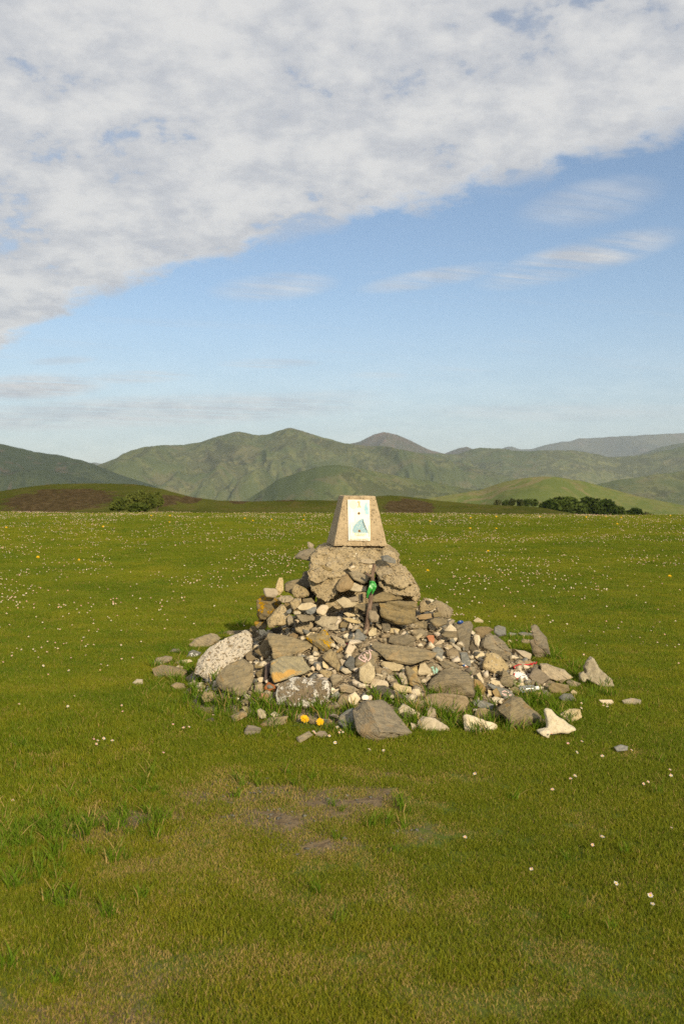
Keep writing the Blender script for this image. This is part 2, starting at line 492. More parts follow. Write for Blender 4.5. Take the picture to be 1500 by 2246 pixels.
mt_bright = veg_mat('hill_pasture', (.110, .138, .036), (.205, .205, .065), (.045, .062, .020), (.22, .17, .09), .014, .6, .35)
mt_spur = veg_mat('hill_scrub', (.074, .095, .034), (.150, .158, .062), (.034, .047, .020), (.15, .125, .07), .0050, .4, .65)
mt_main = veg_mat('mountain_grass', (.080, .098, .036), (.165, .166, .068), (.034, .046, .020), (.15, .125, .07), .0034, .4, .62)
mt_dark = veg_mat('mountain_wood', (.038, .052, .021), (.066, .080, .030), (.022, .033, .015), (.10, .075, .05), .006, .6, .7)
mt_peak = veg_mat('mountain_heath', (.105, .088, .060), (.095, .095, .050), (.055, .054, .036), (.16, .115, .085), .006, .7, .5)
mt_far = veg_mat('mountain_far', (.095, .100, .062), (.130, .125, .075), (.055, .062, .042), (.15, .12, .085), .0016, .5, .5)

ridge('hill', [(640, 1116), (760, 1108), (900, 1100), (980, 1086), (1050, 1075), (1100, 1058), (1150, 1048), (1190, 1045), (1220, 1046), (1280, 1056), (1350, 1075), (1400, 1089), (1450, 1099), (1500, 1109), (1600, 1124), (1750, 1140)],
      900, -120, 480, mt_bright, 41, rough=.10, nrow=80, power=1.1, jag=.35)
ridge('hill', [(380, 1180), (480, 1130), (560, 1085), (610, 1052), (660, 1034), (700, 1023), (740, 1019), (790, 1027), (850, 1040), (900, 1049), (950, 1056), (1010, 1070), (1060, 1078), (1150, 1100), (1250, 1130)],
      1900, -300, 1000, mt_spur, 52, rough=.20, jag=.9)
ridge('hill', [(1180, 1110), (1230, 1084), (1290, 1066), (1340, 1055), (1400, 1046), (1480, 1035), (1560, 1030), (1700, 1020)],
      2300, -300, 900, mt_main, 57, rough=.22, jag=1.0)
ridge('mountain', [(-320, 930), (-150, 945), (-50, 962), (0, 973), (50, 984), (90, 993), (140, 1000), (190, 1012), (215, 1021), (260, 1040), (340, 1066), (420, 1100)],
      2500, -350, 1300, mt_dark, 63, rough=.22, jag=1.2)
ridge('mountain', [(60, 1075), (150, 1042), (215, 1020), (240, 1012), (290, 992), (345, 977), (400, 976), (440, 970), (480, 957), (520, 946), (535, 948), (560, 955), (590, 953), (615, 943), (637, 938), (655, 943), (700, 957), (750, 971), (790, 977), (850, 979), (890, 988), (960, 1003), (1060, 1030), (1150, 1062)],
      3600, -420, 2000, mt_main, 74, rough=.29, gully=1.25, ncol=620, nrow=130, jag=.9)
ridge('mountain', [(760, 1010), (850, 996), (920, 993), (1000, 997), (1020, 990), (1045, 982), (1080, 983), (1150, 990), (1200, 988), (1260, 988), (1300, 995), (1340, 1003), (1400, 999), (1450, 990), (1500, 978), (1600, 962), (1800, 950)],
      4300, -450, 2300, mt_main, 85, rough=.31, gully=1.25, ncol=520, nrow=120, jag=1.1)
ridge('mountain', [(680, 1005), (740, 980), (770, 973), (790, 968), (820, 953), (840, 948), (870, 953), (900, 967), (945, 988), (985, 998), (1000, 1003)],
      6200, -300, 1800, mt_peak, 91, rough=.25, ncol=240, nrow=60, jag=.6)
ridge('mountain', [(930, 1010), (975, 995), (1005, 983), (1022, 980), (1040, 986), (1065, 997), (1100, 1010)],
      6800, -300, 1500, mt_peak, 95, rough=.2, ncol=160, nrow=40, jag=.5)
ridge('mountain', [(1360, 1006), (1410, 994), (1450, 980), (1480, 974), (1520, 968), (1620, 955), (1760, 950)],
      6000, -300, 1600, mt_main, 97, rough=.2, ncol=200, nrow=50, jag=.6)
ridge('mountain', [(1050, 1004), (1090, 988), (1110, 980), (1122, 979), (1140, 986), (1165, 985), (1200, 975), (1230, 969), (1250, 968), (1270, 961), (1290, 962), (1340, 958), (1400, 955), (1470, 951), (1540, 949), (1700, 955), (1900, 975)],
      9500, -300, 2500, mt_far, 99, rough=.2, ncol=320, nrow=50, jag=.7)
ridge('mountain', [(120, 1040), (180, 1022), (208, 1014), (240, 1020), (300, 1032), (420, 1045)],
      9500, -300, 2500, mt_far, 103, rough=.2, ncol=120, nrow=40, jag=.5)

# ------------------------------------------------------------------ the cairn's heap
HC = (0.17, 6.85)


def heap_only(x, y):
    r = np.hypot((x - HC[0]), (y - HC[1]))
    th = np.arctan2(y - HC[1], x - HC[0])
    rs = r / (1 + .05 * np.sin(3 * th + 1) + .03 * np.sin(7 * th))
    h = np.interp(rs, [0, .45, .65, .9, 1.2, 1.48, 1.6, 3], [.60, .48, .34, .20, .065, -.03, -.12, -.5])
    return h


def surf(x, y):
    r = math.hypot(x - .13, y - 6.9)
    pl = .95 if r < .36 else (.95 - (r - .36) / .10 * .35 if r < .46 else -1)
    return max(float(ground_z(x, y)), float(heap_only(x, y)), pl)


def hit(px, py, y0=4.0, y1=14.0):
    d = ray(px, py); y = y0; st_ = .02
    while y < y1:
        z = CAM_Z + d.z * y
        if z <= surf(d.x * y, y):
            for _ in range(5):
                st_ *= .5; y += -st_ if CAM_Z + d.z * y <= surf(d.x * y, y) else st_
            return y
        y += st_
    return y1


def refine(bm, maxlen, it=5):
    for _ in range(it):
        long = [e for e in bm.edges if e.calc_length() > maxlen]
        if not long: break
        bmesh.ops.subdivide_edges(bm, edges=long, cuts=1, use_grid_fill=False)
        bmesh.ops.triangulate(bm, faces=[f for f in bm.faces if len(f.verts) > 3])


def roughen(bm, amp, sc, strat=0.0, seed=0, axis_m=None, crease=.5):
    bm.normal_update()
    off = Vector((seed * 3.17, seed * 1.71, seed * .93))
    for v_ in bm.verts:
        p = v_.co
        n = mnoise.fractal(p * sc + off, .8, 2.1, 5) * .9 + crease * abs(mnoise.noise(p * sc * 1.8 - off))
        if strat:
            q = axis_m @ p if axis_m else p
            lz = q.z * sc * 1.7 + .35 * mnoise.noise(q * sc * .6 + off)
            n += strat * 1.5 * mnoise.cell(Vector((.5 + math.floor(lz), .5, .5)) + off)
            n += strat * mnoise.noise(Vector((q.x * sc * .35, q.y * sc * .35, q.z * sc * 3.2)) + off) * 1.0
        v_.co = p + v_.normal * (amp * (n - .15))


def sharp_by_angle(bm, ang):
    for f in bm.faces: f.smooth = True
    for e in bm.edges:
        if len(e.link_faces) == 2 and e.calc_face_angle(0) > ang: e.smooth = False


def hull(points):
    bm = bmesh.new()
    for p in points: bm.verts.new(p)
    r_ = bmesh.ops.convex_hull(bm, input=bm.verts)
    bmesh.ops.delete(bm, geom=[g_ for g_ in r_['geom_interior'] if isinstance(g_, bmesh.types.BMVert) and g_.is_valid], context='VERTS')
    loose = [v_ for v_ in bm.verts if not v_.link_faces]
    if loose: bmesh.ops.delete(bm, geom=loose, context='VERTS')
    return bm


def outline_points(pts, yc, recl, yaw, thick, bulge, ridge_pts, rr):
    cx = sum(p[0] for p in pts) / len(pts); cy = sum(p[1] for p in pts) / len(pts)
    k = yc / FPX
    wm = (max(p[0] for p in pts) - min(p[0] for p in pts)) * k
    hm = (max(p[1] for p in pts) - min(p[1] for p in pts)) * k
    sz = min(wm, hm)
    def depth(px, py): return yc + recl * (cy - py) * k + yaw * (px - cx) * k
    out = []
    for px, py in pts:
        out.append(at(px, py, depth(px, py) + rr.uniform(-.08, .08) * sz))
        bx, by = cx + (px - cx) * .80, cy + (py - cy) * .80
        out.append(at(bx, by, depth(bx, by) + thick * sz * rr.uniform(.8, 1.2)))
    if ridge_pts:
        for q in ridge_pts:
            out.append(at(q[0], q[1], depth(q[0], q[1]) - bulge * sz * (q[2] if len(q) > 2 else 1)))
    else:
        s_ = rr.uniform(.72, .88)
        ox, oy = rr.uniform(-.05, .05), rr.uniform(-.08, .04)
        for px, py in pts[::1 if len(pts) < 8 else 2]:
            bx, by = cx + (px - cx) * (s_ + rr.uniform(-.1, .1)) + ox * wm / k, cy + (py - cy) * (s_ + rr.uniform(-.1, .1)) + oy * hm / k
            out.append(at(bx, by, depth(bx, by) - bulge * sz * rr.uniform(.75, 1.15)))
    return out, sz, max(wm, hm)


STRATA_MATS = {'sl', 'gs', 'bl', 'ts', 'rb', 'dk', 'pu', 'yl', 'ys', 'or'}
ROUND_MATS = {'ls': 0, 'pk': 1, 'wh': 3, 'mo': 1, 'bo': 2, 'ly': 0}
all_bvh = []


def register(o):
    me = o.data; mw = o.matrix_basis
    all_bvh.append(([mw @ v_.co for v_ in me.vertices], [tuple(p.vertices) for p in me.polygons], o))


def make_stone(name, pts, mk, parent=None, d=None, recl=None, yaw=None, thick=.8, bulge=.17, ridge_pts=None, off=0.0, seed=None, onto=None):
    seed = seed if seed is not None else int(sum(p[0] * 3.1 + p[1] * 7.7 for p in pts))
    rr = random.Random(seed)
    x0, x1 = min(p[0] for p in pts), max(p[0] for p in pts)
    y0, y1 = min(p[1] for p in pts), max(p[1] for p in pts)
    if recl is None: recl = rr.uniform(.25, .7)
    if yaw is None: yaw = rr.uniform(-.25, .25)
    if onto is not None:
        h_ = core_bvh.ray_cast(Vector((0, 0, CAM_Z)), ray((x0 + x1) / 2, (y0 + y1) / 2))
        d = (h_[0].y if h_[0] else 6.5) - onto
    if d is None:
        d0 = hit((x0 + x1) / 2, y1 - .12 * (y1 - y0))
        d = d0 + recl * .38 * (y1 - y0) * d0 / FPX - off
    P_, sz, mxs = outline_points(pts, d, recl, yaw, thick, bulge, ridge_pts, rr)
    bm = hull(P_)
    c0 = sum((v_.co for v_ in bm.verts), Vector()) / len(bm.verts)
    bmesh.ops.bevel(bm, geom=bm.edges[:], offset=min(.005, .03 * sz), segments=1, profile=.5, affect='EDGES', clamp_overlap=True)
    bmesh.ops.triangulate(bm, faces=bm.faces[:])
    for v_ in bm.verts: v_.co -= c0
    refine(bm, max(.0095, mxs / 18), 6)
    rm = ROUND_MATS.get(mk, 0)
    for _ in range(rm): bmesh.ops.smooth_vert(bm, verts=bm.verts[:], factor=.5, use_axis_x=True, use_axis_y=True, use_axis_z=True)
    tilt = Matrix.Rotation(rr.uniform(-.5, .5), 3, 'Y') @ Matrix.Rotation(rr.uniform(-.9, .5), 3, 'X')
    st_ = .8 if mk in STRATA_MATS else 0
    amp = {'mo': .075, 'wl': .085, 'pk': .04, 'wh': .006, 'ls': .06, 'ly': .06}.get(mk, .036) * min(sz, .17)
    roughen(bm, amp, 1.0 / max(.05, sz * .55), st_, seed % 97, tilt.transposed())
    if mk in ('mo', 'wl'): roughen(bm, .0035 if mk == 'mo' else .007, 55 if mk == 'mo' else 32, 0, seed % 31)
    sharp_by_angle(bm, R(19) if rm == 0 else R(40))
    # local frame follows the bedding, so the strata run along the stone
    for v_ in bm.verts: v_.co = tilt.transposed() @ v_.co
    o = link(name, bm, M[mk], parent)
    o.matrix_basis = Matrix.Translation(c0) @ tilt.to_4x4()
    register(o)
    return o


def Z(reg, pts):
    ox, oy, s_ = {1: (550, 1180, 7.5), 2: (730, 1180, 7.5), 3: (880, 1280, 7.5), 4: (400, 1370, 6.818), 5: (580, 1370, 6.818),
                  6: (740, 1400, 6.818), 7: (920, 1430, 6.818), 8: (1080, 1350, 5.357), 9: (300, 1340, 3.0), 0: (0, 0, 1.0)}[reg]
    return [(ox + p[0] / s_, oy + p[1] / s_) + tuple(p[2:]) for p in pts]


cairn = tag(empty('stone_cairn', (HC[0], HC[1], 0)), 'broad low cairn of heaped slate and limestone rubble with a lumpy mortared core', 'cairn')
cairn_inv = Matrix.Translation((-HC[0], -HC[1], 0))


def adopt(o):
    o.parent = cairn; o.matrix_parent_inverse = cairn_inv
    return o


# --- bed of earth and grit under the stones
n = 120
q = np.linspace(-1.62, 1.62, n)
bxg, byg = np.meshgrid(q + HC[0], q + HC[1])
bz = heap_only(bxg, byg) - .018 + .018 * fbm(bxg * 9, byg * 9, 4, 4)
idx = np.arange(n * n).reshape(n, n)
F = np.stack([idx[:-1, :-1], idx[:-1, 1:], idx[1:, 1:], idx[1:, :-1]], -1).reshape(-1, 4)
keep = (bz.ravel()[F].max(1) > -.08)
m_bed, t, b = new_mat('grit_earth')
g = t.nodes.new('ShaderNodeNewGeometry')
n1 = tnoise(t, g.outputs['Position'], 45, 5, .75)
vo = t.nodes.new('ShaderNodeTexVoronoi'); vo.inputs['Scale'].default_value = 70; t.links.new(g.outputs['Position'], vo.inputs['Vector'])
cc = mixc(t, n1.smooth(.4, .65), (.20, .16, .10), (.40, .32, .21))
cc = mixc(t, X(t, vo.outputs['Distance']).smooth(.5, .2) * .35, cc, (.42, .34, .23))
setc(t, b, cc); b.inputs['Roughness'].default_value = .95
bump(t, b, n1 + X(t, vo.outputs['Distance']) * -.8, .9, .02)
bed = adopt(link('earth_bed', np_mesh('earth_bed', np.stack([bxg, byg, bz], -1).reshape(-1, 3), F[keep]), m_bed))
register(bed)


# --- lumpy mortar core (several lumps fused)
def fused(name, lumps, mat, voxel, amp, sc, smooth=1, seed=1, fine_=0.0):
    bm = bmesh.new()
    for pts, yf, yb, recl in lumps:
        cy = sum(p[1] for p in pts) / len(pts); k = yf / FPX; cx = sum(p[0] for p in pts) / len(pts)
        P_ = []
        for p in pts:
            dd = yf + recl * (cy - p[1]) * k
            f_ = at(p[0], p[1], dd); P_.append(f_)
            P_.append(Vector((f_.x, yb, f_.z)))
            m_ = at(cx + (p[0] - cx) * .7, cy + (p[1] - cy) * .7, dd - .006); P_.append(m_)
        h_ = hull(P_); me_ = bpy.data.meshes.new('tmp'); h_.to_mesh(me_); h_.free(); bm.from_mesh(me_); bpy.data.meshes.remove(me_)
    me = bpy.data.meshes.new(name); bm.to_mesh(me); bm.free()
    o = bpy.data.objects.new('tmp', me); COL.objects.link(o)
    r_ = o.modifiers.new('r', 'REMESH'); r_.mode = 'VOXEL'; r_.voxel_size = voxel
    dg = bpy.context.evaluated_depsgraph_get()
    me2 = bpy.data.meshes.new_from_object(o.evaluated_get(dg), depsgraph=dg)
    bpy.data.objects.remove(o); bpy.data.meshes.remove(me)
    bm = bmesh.new(); bm.from_mesh(me2); bpy.data.meshes.remove(me2)
    for _ in range(smooth): bmesh.ops.smooth_vert(bm, verts=bm.verts[:], factor=.5, use_axis_x=True, use_axis_y=True, use_axis_z=True)
    c0 = sum((v_.co for v_ in bm.verts), Vector()) / len(bm.verts)
    roughen(bm, amp, sc, 0, seed, None, -1.6 if fine_ else .5)
    if fine_: roughen(bm, fine_, sc * 3.0, 0, seed + 3, None, -1.6); roughen(bm, fine_ * .4, sc * 9, 0, seed + 4, None, -1.0)
    for f in bm.faces: f.smooth = True
    for v_ in bm.verts: v_.co -= c0
    o = link(name, bm, mat); o.location = c0
    register(o)
    return o


core = fused('mortar_core', [
    ([(674, 1250), (680, 1222), (694, 1206), (712, 1199), (852, 1200), (870, 1208), (880, 1226), (879, 1250), (836, 1256), (764, 1250), (742, 1272), (694, 1284)], 6.54, 7.22, .45),
    ([(733, 1204), (735, 1192), (832, 1192), (834, 1204)], 6.72, 7.05, 0),
    ([(822, 1255), (845, 1236), (880, 1242), (905, 1262), (921, 1285), (923, 1298), (915, 1312), (890, 1304), (850, 1304), (828, 1285)], 6.41, 6.95, .35),
    ([(674, 1264), (700, 1245), (742, 1252), (746, 1288), (734, 1316), (716, 1323), (692, 1313), (684, 1298), (688, 1278)], 6.47, 6.85, .3),
    ([(758, 1244), (772, 1233), (803, 1238), (806, 1258), (788, 1266), (766, 1256)], 6.45, 6.8, .3),
    ([(900, 1290), (922, 1290), (924, 1312), (912, 1326), (900, 1318)], 6.45, 6.8, .3),
    ([(694, 1285), (800, 1280), (905, 1295), (915, 1350), (905, 1385), (700, 1385)], 6.60, 7.25, .1),
    ([(672, 1252), (684, 1244), (716, 1250), (722, 1270), (700, 1284), (674, 1274)], 6.43, 6.8, .2),
    ([(832, 1262), (862, 1250), (890, 1256), (908, 1282), (880, 1292), (846, 1284)], 6.37, 6.8, .3),
], M['mo'], .008, .020, 8, 0, 5, .0085)
adopt(core)

# --- every stone one can pick out of the heap: (material, region, outline, options)
S = [
    # around and in the mortar
    ('gs', 1, [(735, 300), (800, 220), (900, 180), (1035, 165), (1090, 210), (1000, 385), (830, 365), (735, 330)], dict(d=6.72, thick=1.2)),
    ('mo', 1, [(925, 65), (960, 60), (1055, 120), (1000, 170), (935, 155)], dict(d=6.78)),
    ('dk', 1, [(820, 680), (880, 560), (940, 540), (1050, 620), (1040, 800), (930, 840), (850, 780)], dict(d=6.62, thick=1.0)),
    ('sl', 1, [(550, 760), (620, 715), (800, 675), (860, 700), (880, 800), (700, 925), (560, 880)], dict(d=6.66)),
    ('mo', 1, [(665, 830), (750, 760), (840, 790), (960, 880), (970, 960), (860, 985), (720, 980), (680, 900)], dict(d=6.52)),
    ('ly', 1, [(400, 840), (440, 700), (470, 655), (520, 655), (535, 700), (540, 870), (480, 945), (430, 940)], dict(d=6.60, recl=.1)),
    ('pk', 1, [(200, 840), (230, 822), (390, 825), (450, 860), (450, 940), (400, 985), (250, 975), (210, 900)], dict(d=6.50, recl=.3)),
    ('yl', 1, [(90, 1020), (200, 945), (430, 980), (515, 1080), (300, 1300), (250, 1350), (150, 1355), (105, 1280)], dict(d=6.58, recl=.15, yaw=.1, thick=1.1, bulge=.12, ridge_pts=Z(1, [(120, 1030), (430, 1010), (330, 1250), (140, 1300)]))),
    ('mo', 1, [(420, 990), (520, 945), (680, 950), (710, 990), (640, 1060), (520, 1075)], dict(d=6.45, recl=.8)),
    ('mo', 1, [(260, 1340), (480, 1100), (540, 1080), (610, 1230), (660, 1290), (610, 1430), (480, 1420), (330, 1480), (275, 1470)], dict(d=6.40, recl=.6)),
    ('mo', 1, [(640, 1060), (740, 990), (840, 990), (850, 1040), (780, 1180), (700, 1190), (650, 1130)], dict(d=6.42)),
    ('sl', 1, [(850, 1000), (1000, 985), (1060, 1060), (1000, 1090), (860, 1060)], dict(d=6.46)),
    ('ls', 1, [(760, 1150), (820, 1080), (1000, 1060), (1080, 1100), (1080, 1145), (900, 1190), (800, 1190)], dict(d=6.37)),
    ('bl', 1, [(890, 1190), (1000, 1140), (1085, 1130), (1070, 1210), (1000, 1265), (930, 1250)], dict(d=6.36)),
    ('pk', 1, [(1070, 1190), (1150, 1100), (1250, 1095), (1290, 1140), (1220, 1270), (1180, 1285), (1080, 1240)], dict(d=6.33)),
    ('sl', 1, [(740, 1270), (800, 1255), (1060, 1270), (1050, 1360), (850, 1385), (790, 1340)], dict(d=6.36)),
    ('pk', 1, [(690, 1380), (720, 1345), (780, 1340), (820, 1380), (800, 1420), (720, 1440)], dict()),
    ('ls', 1, [(1040, 1340), (1080, 1280), (1300, 1285), (1400, 1290), (1460, 1370), (1440, 1500), (1380, 1530), (1270, 1520), (1150, 1440), (1060, 1400)], dict(recl=.5)),
    ('mo', 1, [(710, 1480), (760, 1430), (960, 1370), (1040, 1380), (1010, 1530), (870, 1600), (760, 1560)], dict()),
    ('dk', 1, [(300, 1520), (340, 1490), (500, 1450), (560, 1500), (560, 1580), (400, 1560)], dict()),
    ('sl', 1, [(500, 1490), (580, 1450), (690, 1510), (640, 1590), (570, 1590)], dict()),
    ('or', 1, [(620, 1590), (700, 1545), (790, 1590), (760, 1650), (640, 1650)], dict()),
    ('yl', 1, [(60, 1390), (130, 1350), (260, 1350), (280, 1500), (150, 1520), (90, 1480)], dict(d=6.62)),
    ('sl', 1, [(-20, 1480), (30, 1440), (110, 1450), (120, 1520), (60, 1550), (-20, 1540)], dict(d=6.7)),
    ('pk', 1, [(20, 1560), (60, 1510), (130, 1520), (140, 1590), (80, 1640), (30, 1620)], dict()),
    ('ls', 1, [(130, 1480), (190, 1480), (280, 1590), (250, 1640), (150, 1600)], dict()),
    ('bl', 1, [(575, 1200), (660, 1150), (680, 1200), (640, 1250), (600, 1245)], dict(d=6.34)),
    ('ly', 1, [(705, 1210), (790, 1195), (825, 1220), (820, 1260), (710, 1260)], dict(d=6.36)),
    ('mo', 1, [(600, 1290), (660, 1260), (700, 1330), (690, 1400), (620, 1440), (600, 1380)], dict(d=6.34)),
    ('bl', 2, [(795, 300), (900, 285), (1030, 365), (1045, 425), (940, 420), (810, 380)], dict(d=6.44, thick=.8)),
    ('sl', 2, [(245, 560), (390, 535), (585, 630), (575, 740), (480, 762), (350, 700)], dict(d=6.42)),
    ('or', 2, [(55, 790), (130, 660), (240, 580), (350, 720), (300, 840), (130, 900), (70, 860)], dict(d=6.42, ridge_pts=Z(2, [(215, 740), (250, 640), (220, 830)]))),
    ('ls', 2, [(270, 860), (330, 740), (420, 750), (550, 800), (550, 885), (400, 895)], dict(d=6.43)),
    ('sl', 2, [(640, 960), (800, 885), (1000, 930), (1150, 890), (1155, 1010), (980, 1035), (640, 1065)], dict(d=6.40, recl=.1)),
    ('sl', 2, [(745, 1065), (950, 1042), (1370, 1070), (1365, 1380), (1200, 1435), (1050, 1432), (900, 1330), (790, 1290)], dict(d=6.30, recl=.12, yaw=-.05, thick=.9, bulge=.05, ridge_pts=Z(2, [(790, 1090), (1330, 1100), (1340, 1360), (1090, 1400), (830, 1270)]))),
    ('dk', 2, [(620, 1090), (745, 1070), (800, 1290), (770, 1360), (660, 1330)], dict(d=6.36, yaw=.5)),
    ('ls', 2, [(50, 1030), (160, 960), (250, 1010), (420, 1050), (370, 1130), (180, 1160), (130, 1110)], dict(d=6.36)),
    ('rb', 2, [(240, 985), (400, 950), (425, 1040), (300, 1065)], dict(d=6.37)),
    ('dk', 2, [(415, 930), (490, 920), (510, 1050), (430, 1080)], dict(d=6.38)),
    ('sl', 2, [(350, 1120), (420, 1090), (560, 1080), (700, 1080), (690, 1200), (520, 1215), (400, 1160)], dict(d=6.36)),
    ('rb', 2, [(590, 1190), (700, 1200), (755, 1290), (740, 1390), (620, 1400), (580, 1300)], dict(d=6.28)),
    ('ls', 2, [(170, 1240), (230, 1210), (390, 1230), (390, 1290), (250, 1300)], dict()),
    ('wh', 2, [(305, 1320), (340, 1298), (460, 1345), (450, 1362), (330, 1352)], dict(off=.02)),
    ('ls', 2, [(370, 1250), (420, 1230), (520, 1310), (520, 1380), (460, 1335)], dict()),
    ('ly', 2, [(160, 1310), (300, 1320), (520, 1400), (500, 1435), (250, 1385)], dict()),
    ('sl', 2, [(110, 1400), (150, 1360), (270, 1400), (250, 1485), (110, 1485)], dict()),
    ('pk', 2, [(240, 1480), (280, 1385), (355, 1480), (340, 1508)], dict(off=.01)),
    ('ls', 2, [(805, 1370), (830, 1320), (980, 1310), (1045, 1370), (1030, 1432), (830, 1395)], dict(off=.02)),
    ('wh', 2, [(585, 1350), (660, 1400), (650, 1432), (590, 1415)], dict()),
    ('gs', 2, [(800, 1400), (930, 1400), (950, 1500), (870, 1560), (810, 1520)], dict()),
    ('ls', 2, [(930, 1460), (1000, 1450), (1100, 1510), (1060, 1580), (930, 1560)], dict()),
    ('ly', 2, [(570, 1560), (640, 1470), (720, 1480), (720, 1600), (640, 1630), (590, 1620)], dict()),
    ('bl', 2, [(330, 1600), (390, 1500), (440, 1500), (570, 1640), (500, 1690), (340, 1680)], dict()),
    ('sl', 2, [(1230, 1460), (1320, 1400), (1500, 1350), (1510, 1490), (1260, 1505)], dict()),
    ('sl', 2, [(1255, 1510), (1480, 1490), (1520, 1600), (1450, 1660), (1260, 1570)], dict()),
    # right shoulder
    ('mo', 3, [(290, 440), (300, 300), (400, 225), (500, 300), (580, 380), (560, 430), (400, 465), (300, 485)], dict(d=6.52)),
    ('wh', 3, [(430, 240), (550, 270), (490, 318)], dict(d=6.47)),
    ('mo', 3, [(520, 330), (560, 250), (640, 300), (850, 430), (830, 520), (760, 575), (640, 545), (600, 440)], dict(d=6.56)),
    ('or', 3, [(250, 530), (330, 500), (500, 480), (510, 570), (400, 592), (290, 592)], dict(d=6.50)),
    ('sl', 3, [(515, 480), (640, 460), (650, 555), (530, 560)], dict(d=6.52)),
    ('sl', 3, [(460, 610), (540, 560), (760, 580), (760, 670), (600, 722), (540, 700)], dict(d=6.45)),
    ('pk', 3, [(440, 710), (490, 645), (560, 720), (550, 772), (470, 772)], dict()),
    ('ls', 3, [(700, 780), (730, 720), (800, 655), (900, 735), (915, 790), (800, 800)], dict(d=6.44)),
    ('sl', 3, [(640, 840), (720, 770), (910, 780), (925, 885), (800, 908), (700, 885)], dict(d=6.40)),
    ('gs', 3, [(840, 660), (950, 640), (1150, 635), (1182, 690), (1150, 830), (1100, 1130), (1000, 1115), (940, 1000), (930, 850), (860, 740)], dict(d=6.55, recl=.35)),
    ('rb', 3, [(1190, 740), (1260, 710), (1440, 710), (1520, 760), (1400, 850), (1300, 915), (1210, 830)], dict(d=6.75)),
    ('ls', 3, [(1165, 860), (1220, 830), (1280, 850), (1300, 930), (1270, 1060), (1200, 1000)], dict(d=6.58)),
    ('dk', 3, [(1100, 1100), (1150, 900), (1270, 1080), (1200, 1195)], dict(d=6.58)),
    ('gs', 0, [(1050, 1426), (1057, 1400), (1067, 1381), (1095, 1400), (1122, 1425), (1123, 1437), (1118, 1453), (1095, 1444)], dict(recl=.6, bulge=.15, ridge_pts=[(1064, 1396), (1116, 1432), (1060, 1420)])),
    ('sl', 3, [(110, 720), (250, 610), (440, 620), (425, 745), (200, 755)], dict()),
    ('ts', 3, [(130, 780), (380, 750), (440, 850), (360, 912), (200, 870)], dict()),
    ('rd', 3, [(415, 870), (460, 845), (530, 850), (550, 930), (520, 988), (460, 965)], dict(off=.02)),
    ('pk', 3, [(530, 1010), (620, 930), (695, 970), (640, 1012)], dict()),
    ('bl', 3, [(500, 1080), (590, 1030), (690, 1100), (690, 1250), (620, 1282), (540, 1200)], dict()),
    ('rb', 3, [(725, 1110), (840, 1050), (930, 1090), (970, 1200), (950, 1290), (880, 1260), (750, 1185)], dict()),
    ('ls', 3, [(815, 980), (850, 970), (960, 1050), (992, 1110), (950, 1122), (860, 1045)], dict()),
    ('bl', 3, [(960, 1130), (1080, 1130), (1150, 1330), (1140, 1375), (1010, 1335), (970, 1280)], dict()),
    ('ls', 3, [(1190, 1190), (1300, 1120), (1360, 1150), (1370, 1210), (1250, 1262)], dict()),
    ('mo', 7, [(935, 220), (960, 130), (985, 10), (1080, 0), (1200, 40), (1300, 160), (1330, 250), (1230, 362), (1080, 322), (960, 285)], dict(off=.03)),
    ('gs', 3, [(600, 1290), (700, 1270), (850, 1290), (1000, 1390), (870, 1405), (700, 1395)], dict()),
    ('ls', 3, [(580, 780), (640, 720), (690, 740), (680, 810), (610, 820)], dict()),
    ('mo', 3, [(690, 1040), (790, 990), (850, 1020), (830, 1090), (740, 1110)], dict()),
    # left flank
    ('wl', 4, [(165, 740), (230, 520), (400, 340), (600, 210), (950, 60), (1050, 150), (1050, 400), (940, 480), (750, 600), (620, 700), (500, 800), (430, 852), (340, 790), (250, 750)], dict(recl=.75, thick=.35, bulge=.10, off=.02)),
    ('gs', 4, [(85, 300), (200, 210), (430, 105), (540, 140), (590, 200), (520, 280), (400, 350), (290, 392), (190, 375)], dict(recl=.5)),
    ('ts', 4, [(30, 240), (160, 205), (210, 220), (100, 275)], dict()),
    ('sl', 4, [(540, 120), (700, 90), (890, 85), (880, 140), (700, 185), (580, 185)], dict()),
    ('bl', 4, [(55, 510), (100, 400), (150, 378), (285, 420), (240, 515), (180, 528)], dict()),
    ('gs', 4, [(500, 800), (600, 700), (620, 640), (750, 550), (900, 480), (960, 530), (1080, 610), (1070, 800), (1040, 930), (950, 1050), (860, 1085), (720, 1062), (560, 955), (510, 870)], dict(recl=.55, thick=.5, bulge=.13, off=.05, ridge_pts=Z(4, [(640, 690), (900, 560), (1000, 690), (900, 900), (760, 960), (600, 850)]))),
    ('rb', 4, [(940, 460), (1000, 400), (1070, 410), (1090, 480), (1150, 530), (1080, 562), (970, 545)], dict()),
    ('pk', 4, [(1040, 110), (1100, 80), (1140, 110), (1140, 170), (1070, 190)], dict()),
    ('ls', 4, [(1140, 60), (1200, 50), (1260, 110), (1250, 190), (1210, 212), (1150, 130)], dict()),
    ('mo', 4, [(1080, 215), (1140, 180), (1200, 200), (1180, 262), (1100, 262)], dict()),
    ('pk', 4, [(1060, 330), (1090, 270), (1150, 270), (1110, 345), (1070, 362)], dict()),
    ('sl', 4, [(1080, 610), (1140, 560), (1270, 570), (1240, 652), (1090, 655)], dict()),
    ('pu', 4, [(1215, 850), (1240, 620), (1290, 560), (1335, 590), (1280, 800), (1230, 862)], dict(off=.03)),
    ('sl', 4, [(1080, 730), (1230, 640), (1225, 770), (1130, 805)], dict()),
    ('ls', 4, [(1115, 810), (1150, 785), (1220, 785), (1230, 850), (1150, 872)], dict()),
    ('rb', 4, [(1070, 1000), (1080, 900), (1200, 870), (1215, 990), (1100, 1035)], dict()),
